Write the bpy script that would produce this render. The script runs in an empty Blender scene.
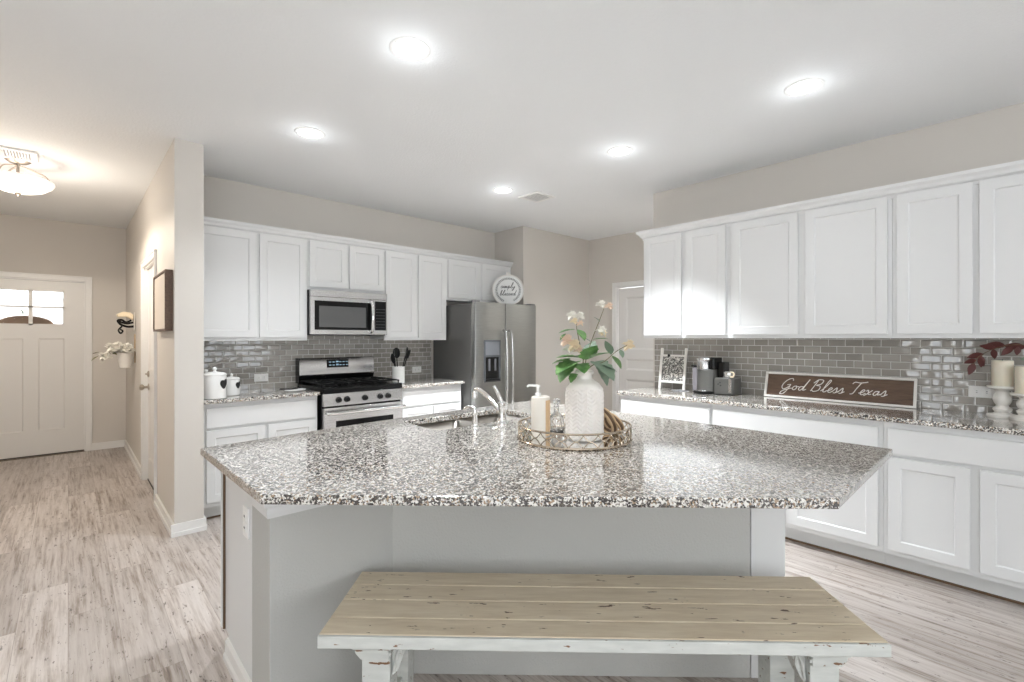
import bpy, bmesh, math, random
from mathutils import Vector, Matrix
random.seed(7)
sc = bpy.context.scene
R = math.radians
PI = math.pi

# ------------------------------------------------------------------ camera, world, daylight, exposure
F = 477.0
YAW = R(47.06)
cam = bpy.data.cameras.new('camera')
cam.sensor_fit = 'HORIZONTAL'
cam.sensor_width = 36.0
cam.lens = 36.0 * F / 1024.0
cam.shift_y = -2.7 / 1024.0
cam.clip_start = 0.02
camo = bpy.data.objects.new('camera', cam)
camo.location = (0, 0, 1.372)
camo.rotation_euler = (R(90), 0, YAW - R(90))
sc.collection.objects.link(camo)
sc.camera = camo

sc.view_settings.view_transform = 'Standard'
sc.view_settings.look = 'None'
sc.view_settings.gamma = 1.0
sc.view_settings.use_curve_mapping = False
sc.view_settings.exposure = 0.13

world = bpy.data.worlds.new('sky')
sc.world = world
world.use_nodes = True
bg = world.node_tree.nodes['Background']
bg.inputs[0].default_value = (0.88, 0.94, 1.0, 1)
bg.inputs[1].default_value = 3.8


def area(name, loc, rot, sx, sy, power, col=(1, 1, 1), spread=180):
    l = bpy.data.lights.new(name, 'AREA')
    l.shape = 'RECTANGLE'
    l.size = sx
    l.size_y = sy
    l.energy = power
    l.color = col
    l.spread = R(spread)
    o = bpy.data.objects.new(name, l)
    o.location = loc
    o.rotation_euler = rot
    sc.collection.objects.link(o)
    return o


# daylight coming in through the living-room windows behind the camera
DAY = (0.93, 0.97, 1.0)
area('window_daylight', (3.05, -4.42, 1.45), (R(-90), 0, 0), 1.5, 1.9, 95, DAY)
area('window_daylight', (0.2, -4.42, 1.45), (R(-90), 0, 0), 2.4, 1.9, 40, DAY)
area('window_daylight', (-2.92, 1.03, 1.10), (R(-90), 0, R(-90)), 0.42, 1.9, 34, DAY)
area('window_daylight', (-2.92, -2.4, 1.45), (R(-90), 0, R(-90)), 2.2, 1.9, 10, DAY)
for (loc, rz, w) in (((3.05, -4.52, 1.45), 0, 1.6), ((0.2, -4.52, 1.45), 0, 2.5), ((-2.96, 1.03, 1.45), R(-90), .46), ((-2.96, -2.4, 1.45), R(-90), 2.3)):
    p_ = area('window_portal', loc, (R(-90), 0, rz), w, 2.0, 1)
    p_.data.cycles.is_portal = True
# added fill lamps aimed upward behind the camera, standing in for bounced flash
area('bounce_fill', (-0.9, -0.9, 1.35), (R(180), 0, 0), 1.0, 1.0, 34, (0.90, 0.96, 1.0))
area('bounce_fill', (-1.2, -1.2, 1.9), (R(128), 0, YAW - R(90)), 0.9, 0.9, 18, (0.90, 0.96, 1.0))

CAN_GLOW = 0.7
CAN_COL = (0.90, 0.955, 1.0)

# ------------------------------------------------------------------ helpers
col = sc.collection


def new():
    return bmesh.new()


def box(bm, x0, x1, y0, y1, z0, z1):
    r = bmesh.ops.create_cube(bm, size=1.0)
    for v in r['verts']:
        v.co = Vector(((x0 + x1) / 2 + v.co.x * (x1 - x0), (y0 + y1) / 2 + v.co.y * (y1 - y0), (z0 + z1) / 2 + v.co.z * (z1 - z0)))
    return r['verts']


def B(*a):
    bm = new()
    box(bm, *a)
    return bm


def prism(bm, poly, z0, z1, holes=()):
    """vertical prism over an xy polygon, with optional holes"""
    edges = []
    for loop in [poly] + list(holes):
        vs = [bm.verts.new((p[0], p[1], z0)) for p in loop]
        for i in range(len(vs)):
            edges.append(bm.edges.new((vs[i], vs[(i + 1) % len(vs)])))
    if holes:
        g = bmesh.ops.triangle_fill(bm, use_beauty=True, use_dissolve=True, edges=edges)
        faces = [f for f in g['geom'] if isinstance(f, bmesh.types.BMFace)]
    else:
        faces = [bm.faces.new(vs)]
    e = bmesh.ops.extrude_face_region(bm, geom=faces)
    for v in [x for x in e['geom'] if isinstance(x, bmesh.types.BMVert)]:
        v.co.z = z1
    bmesh.ops.recalc_face_normals(bm, faces=bm.faces[:])


def profile_y(bm, poly, x0, x1):
    """a yz polygon pulled along x"""
    a = [bm.verts.new((x0, p[0], p[1])) for p in poly]
    b = [bm.verts.new((x1, p[0], p[1])) for p in poly]
    bm.faces.new(a)
    bm.faces.new(b[::-1])
    n = len(a)
    for i in range(n):
        bm.faces.new((a[i], b[i], b[(i + 1) % n], a[(i + 1) % n]))
    bmesh.ops.recalc_face_normals(bm, faces=bm.faces[:])


def profile_x(bm, poly, y0, y1):
    """an xz polygon pulled along y"""
    a = [bm.verts.new((p[0], y0, p[1])) for p in poly]
    b = [bm.verts.new((p[0], y1, p[1])) for p in poly]
    bm.faces.new(a)
    bm.faces.new(b[::-1])
    n = len(a)
    for i in range(n):
        bm.faces.new((a[i], b[i], b[(i + 1) % n], a[(i + 1) % n]))
    bmesh.ops.recalc_face_normals(bm, faces=bm.faces[:])


def lathe(bm, prof, c=(0, 0, 0), n=32, axis='Z', cap=True):
    """prof: list of (radius, height)"""
    rings = []
    for (r, h) in prof:
        ring = []
        for i in range(n):
            a = 2 * PI * i / n
            p = (r * math.cos(a), r * math.sin(a), h)
            if axis == 'Y':
                p = (p[0], -p[2], p[1])
            elif axis == 'X':
                p = (p[2], p[0], p[1])
            ring.append(bm.verts.new((c[0] + p[0], c[1] + p[1], c[2] + p[2])))
        rings.append(ring)
    for k in range(len(rings) - 1):
        for i in range(n):
            bm.faces.new((rings[k][i], rings[k][(i + 1) % n], rings[k + 1][(i + 1) % n], rings[k + 1][i]))
    if cap:
        bm.faces.new(rings[0][::-1])
        bm.faces.new(rings[-1])
    bmesh.ops.recalc_face_normals(bm, faces=bm.faces[:])


def smooth_path(pts, k=6):
    P = [Vector(p) for p in pts]
    out = []
    for i in range(len(P) - 1):
        p0 = P[i - 1] if i else P[0] * 2 - P[1]
        p1, p2 = P[i], P[i + 1]
        p3 = P[i + 2] if i + 2 < len(P) else P[-1] * 2 - P[-2]
        for j in range(k):
            t = j / k
            out.append(0.5 * ((2 * p1) + (p2 - p0) * t + (2 * p0 - 5 * p1 + 4 * p2 - p3) * t * t + (3 * p1 - p0 - 3 * p2 + p3) * t ** 3))
    out.append(P[-1])
    return out


def tube(bm, pts, r, n=10, r2=None, closed=False):
    P = [Vector(p) for p in pts]
    m = len(P)
    rings = []
    up = None
    for i in range(m):
        if closed:
            t = (P[(i + 1) % m] - P[i - 1])
        else:
            t = (P[min(i + 1, m - 1)] - P[max(i - 1, 0)])
        t.normalize()
        if up is None:
            up = t.orthogonal().normalized()
        else:
            up = (up - t * up.dot(t))
            up = up.normalized() if up.length > 1e-6 else t.orthogonal().normalized()
        w = t.cross(up)
        rr = r if r2 is None else r + (r2 - r) * i / (m - 1)
        rings.append([bm.verts.new(P[i] + (up * math.cos(2 * PI * j / n) + w * math.sin(2 * PI * j / n)) * rr) for j in range(n)])
    last = m if closed else m - 1
    for i in range(last):
        a, b = rings[i], rings[(i + 1) % m]
        for j in range(n):
            bm.faces.new((a[j], a[(j + 1) % n], b[(j + 1) % n], b[j]))
    if not closed:
        bm.faces.new(rings[0][::-1])
        bm.faces.new(rings[-1])
    bmesh.ops.recalc_face_normals(bm, faces=bm.faces[:])


def obj(name, bm, mat, parent=None, bevel=0.0, smooth=True, seg=2, xf=None):
    me = bpy.data.meshes.new(name)
    if xf is not None:
        bm.transform(xf)
    bm.to_mesh(me)
    bm.free()
    for m in (mat if isinstance(mat, (list, tuple)) else [mat]):
        me.materials.append(m)
    if smooth:
        me.polygons.foreach_set('use_smooth', [True] * len(me.polygons))
        me.set_sharp_from_angle(angle=R(38))
    o = bpy.data.objects.new(name, me)
    col.objects.link(o)
    if parent is not None:
        o.parent = parent
    if bevel:
        b = o.modifiers.new('bevel', 'BEVEL')
        b.width = bevel
        b.segments = seg
        b.limit_method = 'ANGLE'
        b.angle_limit = R(40)
        b.harden_normals = False
    return o


def tag(o, label, cat, group=None):
    o['label'] = label
    o['category'] = cat
    if group:
        o['group'] = group
    return o


def thing(name, label, cat, loc=(0, 0, 0), rz=0.0, group=None, rx=0.0, ry=0.0):
    o = bpy.data.objects.new(name, None)
    o.empty_display_size = 0.05
    col.objects.link(o)
    o.location = loc
    o.rotation_euler = (rx, ry, rz)
    return tag(o, label, cat, group)


def struct(name, bm, mat, parent=None, bevel=0.0, smooth=False):
    o = obj(name, bm, mat, parent, bevel, smooth)
    if parent is None:
        o['kind'] = 'structure'
    return o


def sroot(name, loc=(0, 0, 0), rz=0.0):
    o = bpy.data.objects.new(name, None)
    o.empty_display_size = 0.05
    col.objects.link(o)
    o.location = loc
    o.rotation_euler = (0, 0, rz)
    o['kind'] = 'structure'
    return o


def copy_tree(o, parent=None):
    c = o.copy()
    col.objects.link(c)
    if parent is not None:
        c.parent = parent
    for ch in o.children:
        copy_tree(ch, c)
    return c


# ------------------------------------------------------------------ materials
def mat(name, color, rough=0.5, metal=0.0, **kw):
    m = bpy.data.materials.new(name)
    m.use_nodes = True
    p = m.node_tree.nodes['Principled BSDF']
    p.inputs['Base Color'].default_value = (*color, 1)
    p.inputs['Roughness'].default_value = rough
    p.inputs['Metallic'].default_value = metal
    for k, v in kw.items():
        p.inputs[k.replace('_', ' ')].default_value = v
    return m


class N:
    """tiny node helper"""
    def __init__(s, m):
        s.t = m.node_tree
        s.p = s.t.nodes['Principled BSDF']
        s.tc = s.t.nodes.new('ShaderNodeTexCoord')

    def n(s, kind, **kw):
        x = s.t.nodes.new('ShaderNode' + kind)
        for k, v in kw.items():
            setattr(x, k, v)
        return x

    def l(s, a, b):
        s.t.links.new(a, b)

    def map(s, scale=(1, 1, 1), rot=(0, 0, 0), src='Object'):
        mp = s.n('Mapping')
        mp.inputs['Scale'].default_value = scale
        mp.inputs['Rotation'].default_value = rot
        s.l(s.tc.outputs[src], mp.inputs['Vector'])
        return mp.outputs[0]

    def noise(s, vec, scale, detail=3, rough=0.5):
        x = s.n('TexNoise')
        x.inputs['Scale'].default_value = scale
        x.inputs['Detail'].default_value = detail
        x.inputs['Roughness'].default_value = rough
        s.l(vec, x.inputs['Vector'])
        return x.outputs['Fac']

    def ramp(s, fac, stops, interp='LINEAR'):
        x = s.n('ValToRGB')
        x.color_ramp.interpolation = interp
        e = x.color_ramp.elements
        while len(e) < len(stops):
            e.new(0.5)
        for i, (pos, c) in enumerate(stops):
            e[i].position = pos
            e[i].color = (*c, 1) if len(c) == 3 else c
        s.l(fac, x.inputs[0])
        return x.outputs[0]

    def mix(s, fac, a, b, mode='MIX'):
        x = s.n('MixRGB', blend_type=mode)
        for i, v in enumerate((fac, a, b)):
            if isinstance(v, (int, float)):
                x.inputs[i].default_value = v
            elif isinstance(v, tuple):
                x.inputs[i].default_value = (*v, 1)
            else:
                s.l(v, x.inputs[i])
        return x.outputs[0]

    def bump(s, h, strength, dist=0.01):
        x = s.n('Bump')
        x.inputs['Strength'].default_value = strength
        x.inputs['Distance'].default_value = dist
        s.l(h, x.inputs['Height'])
        s.l(x.outputs[0], s.p.inputs['Normal'])
        return x


def paint(name, c, rough=0.6, bump=0.25, scale=140, dist=0.002):
    m = mat(name, c, rough)
    k = N(m)
    v = k.map()
    k.bump(k.noise(v, scale, 3, 0.55), bump, dist)
    f = k.noise(v, 1.2, 2)
    k.l(k.mix(f, tuple(x * 0.97 for x in c), tuple(min(1, x * 1.03) for x in c)), k.p.inputs['Base Color'])
    return m


M_wall = paint('wall_paint', (0.64, 0.60, 0.55), 0.6)
M_knee = paint('knee_wall_paint', (0.50, 0.495, 0.47), 0.55, 0.5, 120, 0.004)
M_ceil = paint('ceiling_paint', (0.86, 0.87, 0.875), 0.75, 0.5, 70, 0.004)
M_trim = mat('white_trim_paint', (0.80, 0.785, 0.76), 0.35)
M_door = mat('door_paint', (0.74, 0.72, 0.69), 0.35)
M_cab = mat('white_cabinet_paint', (0.73, 0.73, 0.725), 0.34)
M_toe = mat('toe_kick_paint', (0.70, 0.70, 0.69), 0.4)
M_dark = mat('dark_umber', (0.05, 0.045, 0.04), 0.6)  # one plain dark tone for door sweeps and wreath leaves
M_steel = mat('stainless_steel', (0.62, 0.61, 0.60), 0.26, 1.0)
k = N(M_steel)
f = k.noise(k.map((3, 3, 260)), 3, 2)
k.l(k.ramp(f, [(0.3, (0.47, 0.465, 0.46)), (0.7, (0.60, 0.59, 0.58))]), k.p.inputs['Base Color'])
M_dsteel = mat('dark_stainless', (0.30, 0.295, 0.29), 0.3, 1.0)
k = N(M_dsteel)
f = k.noise(k.map((2, 2, 240)), 3, 2)
k.l(k.ramp(f, [(0.3, (0.34, 0.345, 0.335)), (0.7, (0.42, 0.425, 0.41))]), k.p.inputs['Base Color'])
M_fside = mat('grey_fridge_side', (0.115, 0.113, 0.108), 0.38, 0.3)
M_chrome = mat('polished_chrome', (0.82, 0.82, 0.82), 0.08, 1.0)
M_black = mat('black_enamel', (0.012, 0.012, 0.013), 0.15)
M_iron = mat('cast_iron', (0.018, 0.018, 0.018), 0.5)
M_blackplastic = mat('black_plastic', (0.02, 0.02, 0.02), 0.35)
M_glassblack = mat('black_oven_glass', (0.015, 0.016, 0.017), 0.05)
M_winmesh = mat('microwave_window_screen', (0.10, 0.10, 0.10), 0.15)
M_greyplastic = mat('grey_plastic', (0.22, 0.22, 0.225), 0.35)
M_keys = mat('dim_key_print', (0.10, 0.10, 0.105), 0.4)
M_white = mat('white_ceramic', (0.84, 0.83, 0.81), 0.15)
M_plastic = mat('white_plastic', (0.88, 0.87, 0.85), 0.3)
M_nickel = mat('brushed_nickel', (0.45, 0.40, 0.34), 0.28, 1.0)
M_bronze = mat('champagne_metal', (0.50, 0.42, 0.33), 0.25, 1.0)
M_mirror = mat('mirror_glass', (0.85, 0.85, 0.85), 0.03, 1.0)
for _m in (M_black, M_iron, M_blackplastic, M_glassblack):
    _m.node_tree.nodes['Principled BSDF'].inputs['Specular IOR Level'].default_value = 0.22
    _m.node_tree.nodes['Principled BSDF'].inputs['Base Color'].default_value = (0.006, 0.006, 0.006, 1)
M_glass = mat('clear_glass', (1, 1, 1), 0.02, 0.0, Transmission_Weight=1.0, IOR=1.45)
M_pane = mat('window_pane', (1, 1, 1), 0.0, 0.0, Transmission_Weight=1.0, IOR=1.02)
M_wood = mat('dark_walnut', (0.12, 0.065, 0.035), 0.5)
k = N(M_wood)
f = k.noise(k.map((2, 14, 14)), 6, 5, 0.65)
k.l(k.ramp(f, [(0.25, (0.075, 0.042, 0.026)), (0.75, (0.17, 0.10, 0.062))]), k.p.inputs['Base Color'])
M_lwood = mat('light_wood', (0.62, 0.42, 0.24), 0.5)
M_stem = mat('stem_brown_green', (0.16, 0.15, 0.07), 0.6)
M_leaf = mat('green_leaf', (0.12, 0.26, 0.07), 0.45, Subsurface_Weight=0.0)
k = N(M_leaf)
k.l(k.ramp(k.noise(k.map(), 30, 2), [(0.3, (0.06, 0.17, 0.04)), (0.7, (0.20, 0.38, 0.12))]), k.p.inputs['Base Color'])
M_leaf2 = mat('grey_green_leaf', (0.20, 0.27, 0.19), 0.5)
M_cream = mat('cream_petal', (0.85, 0.72, 0.52), 0.6)
M_whitepetal = mat('white_petal', (0.86, 0.83, 0.76), 0.6)
M_pinkpetal = mat('blush_petal', (0.85, 0.66, 0.52), 0.6)
M_redleaf = mat('burgundy_leaf', (0.085, 0.014, 0.010), 0.5)
M_wax = mat('ivory_wax', (0.78, 0.71, 0.58), 0.4, Subsurface_Weight=0.1)
M_candlew = mat('whitewashed_wood', (0.80, 0.77, 0.72), 0.55)
M_canvas = paint('cream_canvas', (0.74, 0.66, 0.58), 0.7, 0.2, 60)
M_ink = mat('black_ink', (0.02, 0.02, 0.02), 0.6)
M_letter = mat('white_lettering', (0.85, 0.82, 0.77), 0.6)
M_tan = mat('tan_rope', (0.48, 0.34, 0.20), 0.8)
M_brown = mat('brown_weave', (0.13, 0.075, 0.04), 0.7)


def emis(name, c, s):
    m = mat(name, c, 0.4)
    p = m.node_tree.nodes['Principled BSDF']
    p.inputs['Emission Color'].default_value = (*c, 1)
    p.inputs['Emission Strength'].default_value = s
    return m


M_can = emis('can_light_lens', (1.0, 0.97, 0.93), 9.0)
M_bowl = emis('frosted_bowl_glass', (1.0, 0.93, 0.90), 0.35)
M_lcd = emis('range_clock_digits', (0.35, 0.55, 0.70), 0.25)

# granite
M_granite = mat('speckled_granite', (0.6, 0.58, 0.55), 0.1)
k = N(M_granite)
v = k.map()
warp = k.n('VectorMath', operation='ADD')
nz = k.n('TexNoise')
nz.inputs['Scale'].default_value = 90
k.l(v, nz.inputs['Vector'])
sub = k.n('VectorMath', operation='SCALE')
sub.inputs[3].default_value = 0.006
k.l(nz.outputs['Color'], sub.inputs[0])
k.l(v, warp.inputs[0])
k.l(sub.outputs[0], warp.inputs[1])


def vor(scale, vec):
    x = k.n('TexVoronoi')
    x.inputs['Scale'].default_value = scale
    k.l(vec, x.inputs['Vector'])
    s = k.n('SeparateColor')
    k.l(x.outputs['Color'], s.inputs[0])
    return s.outputs


s1 = vor(200, warp.outputs[0])
s2 = vor(170, warp.outputs[0])
base = k.ramp(s1[0], [(0.0, (0.74, 0.73, 0.70)), (0.38, (0.52, 0.50, 0.475)), (0.58, (0.80, 0.79, 0.77)), (0.83, (0.20, 0.18, 0.16))], 'CONSTANT')
spk = k.ramp(s2[1], [(0.0, (1, 1, 1)), (0.15, (0, 0, 0))], 'CONSTANT')
clus = k.ramp(k.noise(v, 60, 2), [(0.46, (0, 0, 0)), (0.50, (1, 1, 1))])
spk1 = k.ramp(s1[1], [(0.0, (1, 1, 1)), (0.47, (0, 0, 0))], 'CONSTANT')
blk = k.mix(clus, (0, 0, 0), spk1)
tan = k.ramp(s2[2], [(0.0, (1, 1, 1)), (0.19, (0, 0, 0))], 'CONSTANT')
c1 = k.mix(tan, base, (0.36, 0.27, 0.19))
c2 = k.mix(spk, c1, (0.09, 0.08, 0.075))
c3 = k.mix(blk, c2, (0.035, 0.03, 0.03))
c3 = k.mix(1.0, c3, (1.0, 0.98, 0.95), 'MULTIPLY')
k.l(c3, k.p.inputs['Base Color'])
k.p.inputs['Coat Weight'].default_value = 0.7
k.p.inputs['Coat Roughness'].default_value = 0.06
k.p.inputs['Coat IOR'].default_value = 1.5
k.p.inputs['Specular IOR Level'].default_value = 1.0

# floor planks running along y
M_floor = mat('whitewashed_plank_floor', (0.6, 0.55, 0.5), 0.36)
k = N(M_floor)
sep = k.n('SeparateXYZ')
k.l(k.tc.outputs['Object'], sep.inputs[0])
cmb = k.n('CombineXYZ')
k.l(sep.outputs[1], cmb.inputs[0])
k.l(sep.outputs[0], cmb.inputs[1])
br = k.n('TexBrick')
br.offset = 0.37
br.inputs['Color1'].default_value = (0, 0, 0, 1)
br.inputs['Color2'].default_value = (1, 1, 1, 1)
br.inputs['Mortar'].default_value = (0.5, 0.5, 0.5, 1)
br.inputs['Scale'].default_value = 1.0
br.inputs['Mortar Size'].default_value = 0.0012
br.inputs['Mortar Smooth'].default_value = 0.2
br.inputs['Brick Width'].default_value = 1.22
br.inputs['Row Height'].default_value = 0.18
k.l(cmb.outputs[0], br.inputs['Vector'])
off = k.n('VectorMath', operation='SCALE')
off.inputs[3].default_value = 7.0
k.l(br.outputs['Color'], off.inputs[0])
add = k.n('VectorMath', operation='ADD')
k.l(cmb.outputs[0], add.inputs[0])
k.l(off.outputs[0], add.inputs[1])
mp = k.n('Mapping')
mp.inputs['Scale'].default_value = (0.7, 13, 1)
k.l(add.outputs[0], mp.inputs[0])
st = k.noise(mp.outputs[0], 3.2, 8, 0.68)
mp2 = k.n('Mapping')
mp2.inputs['Scale'].default_value = (1.0, 3.0, 1)
k.l(add.outputs[0], mp2.inputs[0])
bl = k.noise(mp2.outputs[0], 2.3, 5, 0.6)
mp3 = k.n('Mapping')
mp3.inputs['Scale'].default_value = (1.3, 30, 1)
k.l(add.outputs[0], mp3.inputs[0])
fine = k.noise(mp3.outputs[0], 6, 6, 0.75)
c = k.ramp(st, [(0.30, (0.14, 0.105, 0.08)), (0.41, (0.34, 0.285, 0.245)), (0.52, (0.54, 0.49, 0.455)), (0.70, (0.68, 0.645, 0.62))])
c = k.mix(k.ramp(bl, [(0.4, (0, 0, 0)), (0.65, (0.7, 0.7, 0.7))]), c, (0.62, 0.58, 0.555))
c = k.mix(k.ramp(fine, [(0.60, (0, 0, 0)), (0.72, (0.75, 0.75, 0.75))]), c, (0.20, 0.155, 0.125))
tone = k.ramp(br.outputs['Color'], [(0.0, (0.72, 0.69, 0.665)), (1.0, (1.02, 1.0, 0.985))])
c = k.mix(1.0, c, tone, 'MULTIPLY')
c = k.mix(k.ramp(br.outputs['Fac'], [(0, (0, 0, 0)), (1, (0.6, 0.6, 0.6))]), c, (0.22, 0.18, 0.15))
mp4 = k.n('Mapping')
mp4.inputs['Scale'].default_value = (5.0, 17, 1)
k.l(add.outputs[0], mp4.inputs[0])
fl = k.noise(mp4.outputs[0], 3.5, 5, 0.7)
c = k.mix(k.ramp(fl, [(0.61, (0, 0, 0)), (0.645, (0.9, 0.9, 0.9))]), c, (0.13, 0.10, 0.085))
k.l(c, k.p.inputs['Base Color'])
k.bump(k.mix(0.5, st, fine), 0.15, 0.002)


def tile_mat(name, axis):
    m = mat(name, (0.25, 0.24, 0.22), 0.06)
    k = N(m)
    sep = k.n('SeparateXYZ')
    k.l(k.tc.outputs['Object'], sep.inputs[0])
    cmb = k.n('CombineXYZ')
    k.l(sep.outputs[axis], cmb.inputs[0])
    k.l(sep.outputs[2], cmb.inputs[1])
    br = k.n('TexBrick')
    br.offset = 0.5
    br.inputs['Color1'].default_value = (0.27, 0.25, 0.225, 1)
    br.inputs['Color2'].default_value = (0.36, 0.335, 0.30, 1)
    br.inputs['Mortar'].default_value = (0.60, 0.58, 0.55, 1)
    br.inputs['Scale'].default_value = 1.0
    br.inputs['Mortar Size'].default_value = 0.0022
    br.inputs['Mortar Smooth'].default_value = 0.1
    br.inputs['Brick Width'].default_value = 0.1037
    br.inputs['Row Height'].default_value = 0.0505
    k.l(cmb.outputs[0], br.inputs['Vector'])
    k.l(br.outputs['Color'], k.p.inputs['Base Color'])
    # pillowed glass face + groove
    b2 = k.n('TexBrick')
    b2.offset = 0.5
    for nm, v in (('Scale', 1.0), ('Mortar Size', 0.010), ('Mortar Smooth', 1.0), ('Brick Width', 0.1037), ('Row Height', 0.0505)):
        b2.inputs[nm].default_value = v
    b2.inputs['Color1'].default_value = (0, 0, 0, 1)
    b2.inputs['Color2'].default_value = (1, 1, 1, 1)
    k.l(cmb.outputs[0], b2.inputs['Vector'])
    inv = k.n('Math', operation='SUBTRACT')
    inv.inputs[0].default_value = 1.0
    k.l(b2.outputs['Fac'], inv.inputs[1])
    # tiles sit at slightly different tilts
    tilt = k.n('Math', operation='MULTIPLY_ADD')
    fr = k.noise(k.map(), 9, 1)
    k.l(fr, tilt.inputs[0])
    tilt.inputs[1].default_value = 3.0
    k.l(inv.outputs[0], tilt.inputs[2])
    k.bump(tilt.outputs[0], 0.8, 0.0016)
    m.node_tree.nodes['Principled BSDF'].inputs['Specular IOR Level'].default_value = 1.0
    k.l(k.ramp(br.outputs['Fac'], [(0, (0.06, 0.06, 0.06)), (1, (0.7, 0.7, 0.7))]), k.p.inputs['Roughness'])
    return m


M_tileA = tile_mat('glass_subway_tile_range_wall', 0)
M_tileB = tile_mat('glass_subway_tile_right_wall', 1)

# worn painted bench wood
M_bench = mat('worn_cream_bench_paint', (0.66, 0.58, 0.46), 0.5)
k = N(M_bench)
v1 = k.map((1.2, 9, 9))
g = k.noise(v1, 5, 6, 0.6)
c = k.ramp(g, [(0.3, (0.58, 0.475, 0.34)), (0.6, (0.69, 0.59, 0.44)), (0.8, (0.74, 0.655, 0.52))])
chip = k.ramp(k.noise(k.map((5, 22, 22)), 2.6, 4, 0.6), [(0.665, (0, 0, 0)), (0.68, (1, 1, 1))])
c = k.mix(chip, c, (0.10, 0.055, 0.03))
k.l(c, k.p.inputs['Base Color'])
M_benchw = mat('worn_white_bench_paint', (0.72, 0.72, 0.69), 0.5)
k = N(M_benchw)
c = k.ramp(k.noise(k.map((2, 9, 9)), 6, 4), [(0.3, (0.55, 0.56, 0.53)), (0.7, (0.66, 0.665, 0.63))])
chip = k.ramp(k.noise(k.map((5, 16, 16)), 3.1, 4, 0.6), [(0.635, (0, 0, 0)), (0.65, (1, 1, 1))])
c = k.mix(chip, c, (0.20, 0.10, 0.045))
k.l(c, k.p.inputs['Base Color'])

# cow-spot pattern and leafy print
M_print = mat('black_white_print', (0.5, 0.5, 0.5), 0.5)
k = N(M_print)
k.l(k.ramp(k.noise(k.map(), 42, 3, 0.7), [(0.0, (0.75, 0.72, 0.66)), (0.42, (0.22, 0.20, 0.18)), (0.49, (0.02, 0.02, 0.02)), (0.57, (0.72, 0.70, 0.64))], 'CONSTANT'), k.p.inputs['Base Color'])
M_vase = mat('whitewashed_woven_ceramic', (0.80, 0.75, 0.70), 0.45)
M_brick = mat('pale_brick', (0.8, 0.76, 0.74), 0.8)
k = N(M_brick)
sep = k.n('SeparateXYZ')
k.l(k.tc.outputs['Object'], sep.inputs[0])
cmb = k.n('CombineXYZ')
k.l(sep.outputs[0], cmb.inputs[0])
k.l(sep.outputs[2], cmb.inputs[1])
b3 = k.n('TexBrick')
b3.inputs['Scale'].default_value = 1.0
b3.inputs['Brick Width'].default_value = 0.25
b3.inputs['Row Height'].default_value = 0.08
b3.inputs['Mortar Size'].default_value = 0.008
b3.inputs['Color1'].default_value = (0.80, 0.75, 0.74, 1)
b3.inputs['Color2'].default_value = (0.70, 0.66, 0.66, 1)
b3.inputs['Mortar'].default_value = (0.85, 0.85, 0.85, 1)
k.l(cmb.outputs[0], b3.inputs['Vector'])
k.l(b3.outputs['Color'], k.p.inputs['Base Color'])

# ------------------------------------------------------------------ room shell
H = 2.76
XB, YA = 4.115, 4.755           # right wall face, range wall face
XH, XH2, YP, YH = 0.539, 0.712, 4.01, 7.785   # hall stub wall and front wall
T = 0.12

struct('floor', B(-3.1, 5.6, -4.7, 8.6, -0.05, 0.0), M_floor)
struct('ceiling', B(-3.1, 5.6, -4.7, 7.9, H, H + 0.1), M_ceil)
struct('wall_range', B(XH2, XB + 1.5, YA, YA + T, 0, H), M_wall)
# hall side wall with a door opening
bm = new()
box(bm, XH, XH2, YP, 4.955, 0, H)
box(bm, XH, XH2, 5.81, YH, 0, H)
box(bm, XH, XH2, 4.955, 5.81, 2.05, H)
struct('wall_hall', bm, M_wall)
# front wall with door opening
bm = new()
box(bm, 0.155, XH + T, YH, YH + T, 0, H)
box(bm, -1.12, -0.785, YH, YH + T, 0, H)
box(bm, -0.785, 0.155, YH, YH + T, 2.06, H)
struct('wall_front', bm, M_wall)
struct('wall_hall_left', B(-1.22, -1.1, 3.4, YH + T, 0, H), M_wall)
struct('wall_left_corner', B(-3.1, -1.1, 3.28, 3.4, 0, H), M_wall)
# pantry passage and right wall
struct('wall_right', B(XB, XB + T, -4.6, 2.428, 0, H), M_wall)
struct('wall_fridge_side', B(XB, 5.42, 4.215, YA, 0, H), M_wall)
bm = new()
box(bm, 5.42, 5.54, 3.75, 4.215, 0, H)
box(bm, 5.42, 5.54, 0.9, 2.90, 0, H)
box(bm, 5.42, 5.54, 2.90, 3.75, 2.06, H)
struct('wall_pantry', bm, M_wall)
struct('wall_passage_end', B(XB + T, 5.54, 0.9, 1.0, 0, H), M_wall)
# living-room side, behind the camera, with window openings
bm = new()
WZ0, WZ1 = 0.45, 2.45
box(bm, -3.1, -1.05, -4.66, -4.54, 0, H)
box(bm, 1.45, 2.25, -4.66, -4.54, 0, H)
box(bm, 3.85, XB, -4.66, -4.54, 0, H)
for a, b in ((-1.05, 1.45), (2.25, 3.85)):
    box(bm, a, b, -4.66, -4.54, 0, WZ0)
    box(bm, a, b, -4.66, -4.54, WZ1, H)
struct('wall_back', bm, M_wall)
bm = new()
ys = [(-4.6, -3.55, False), (-3.55, -1.25, True), (-1.25, 0.80, False), (0.80, 1.26, True), (1.26, 3.4, False)]
for a, b, w in ys:
    if w:
        box(bm, -3.1, -2.98, a, b, 0, WZ0 if a < 0 else .12)
        box(bm, -3.1, -2.98, a, b, WZ1, H)
    else:
        box(bm, -3.1, -2.98, a, b, 0, H)
struct('wall_left', bm, M_wall)
n = 0
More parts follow.
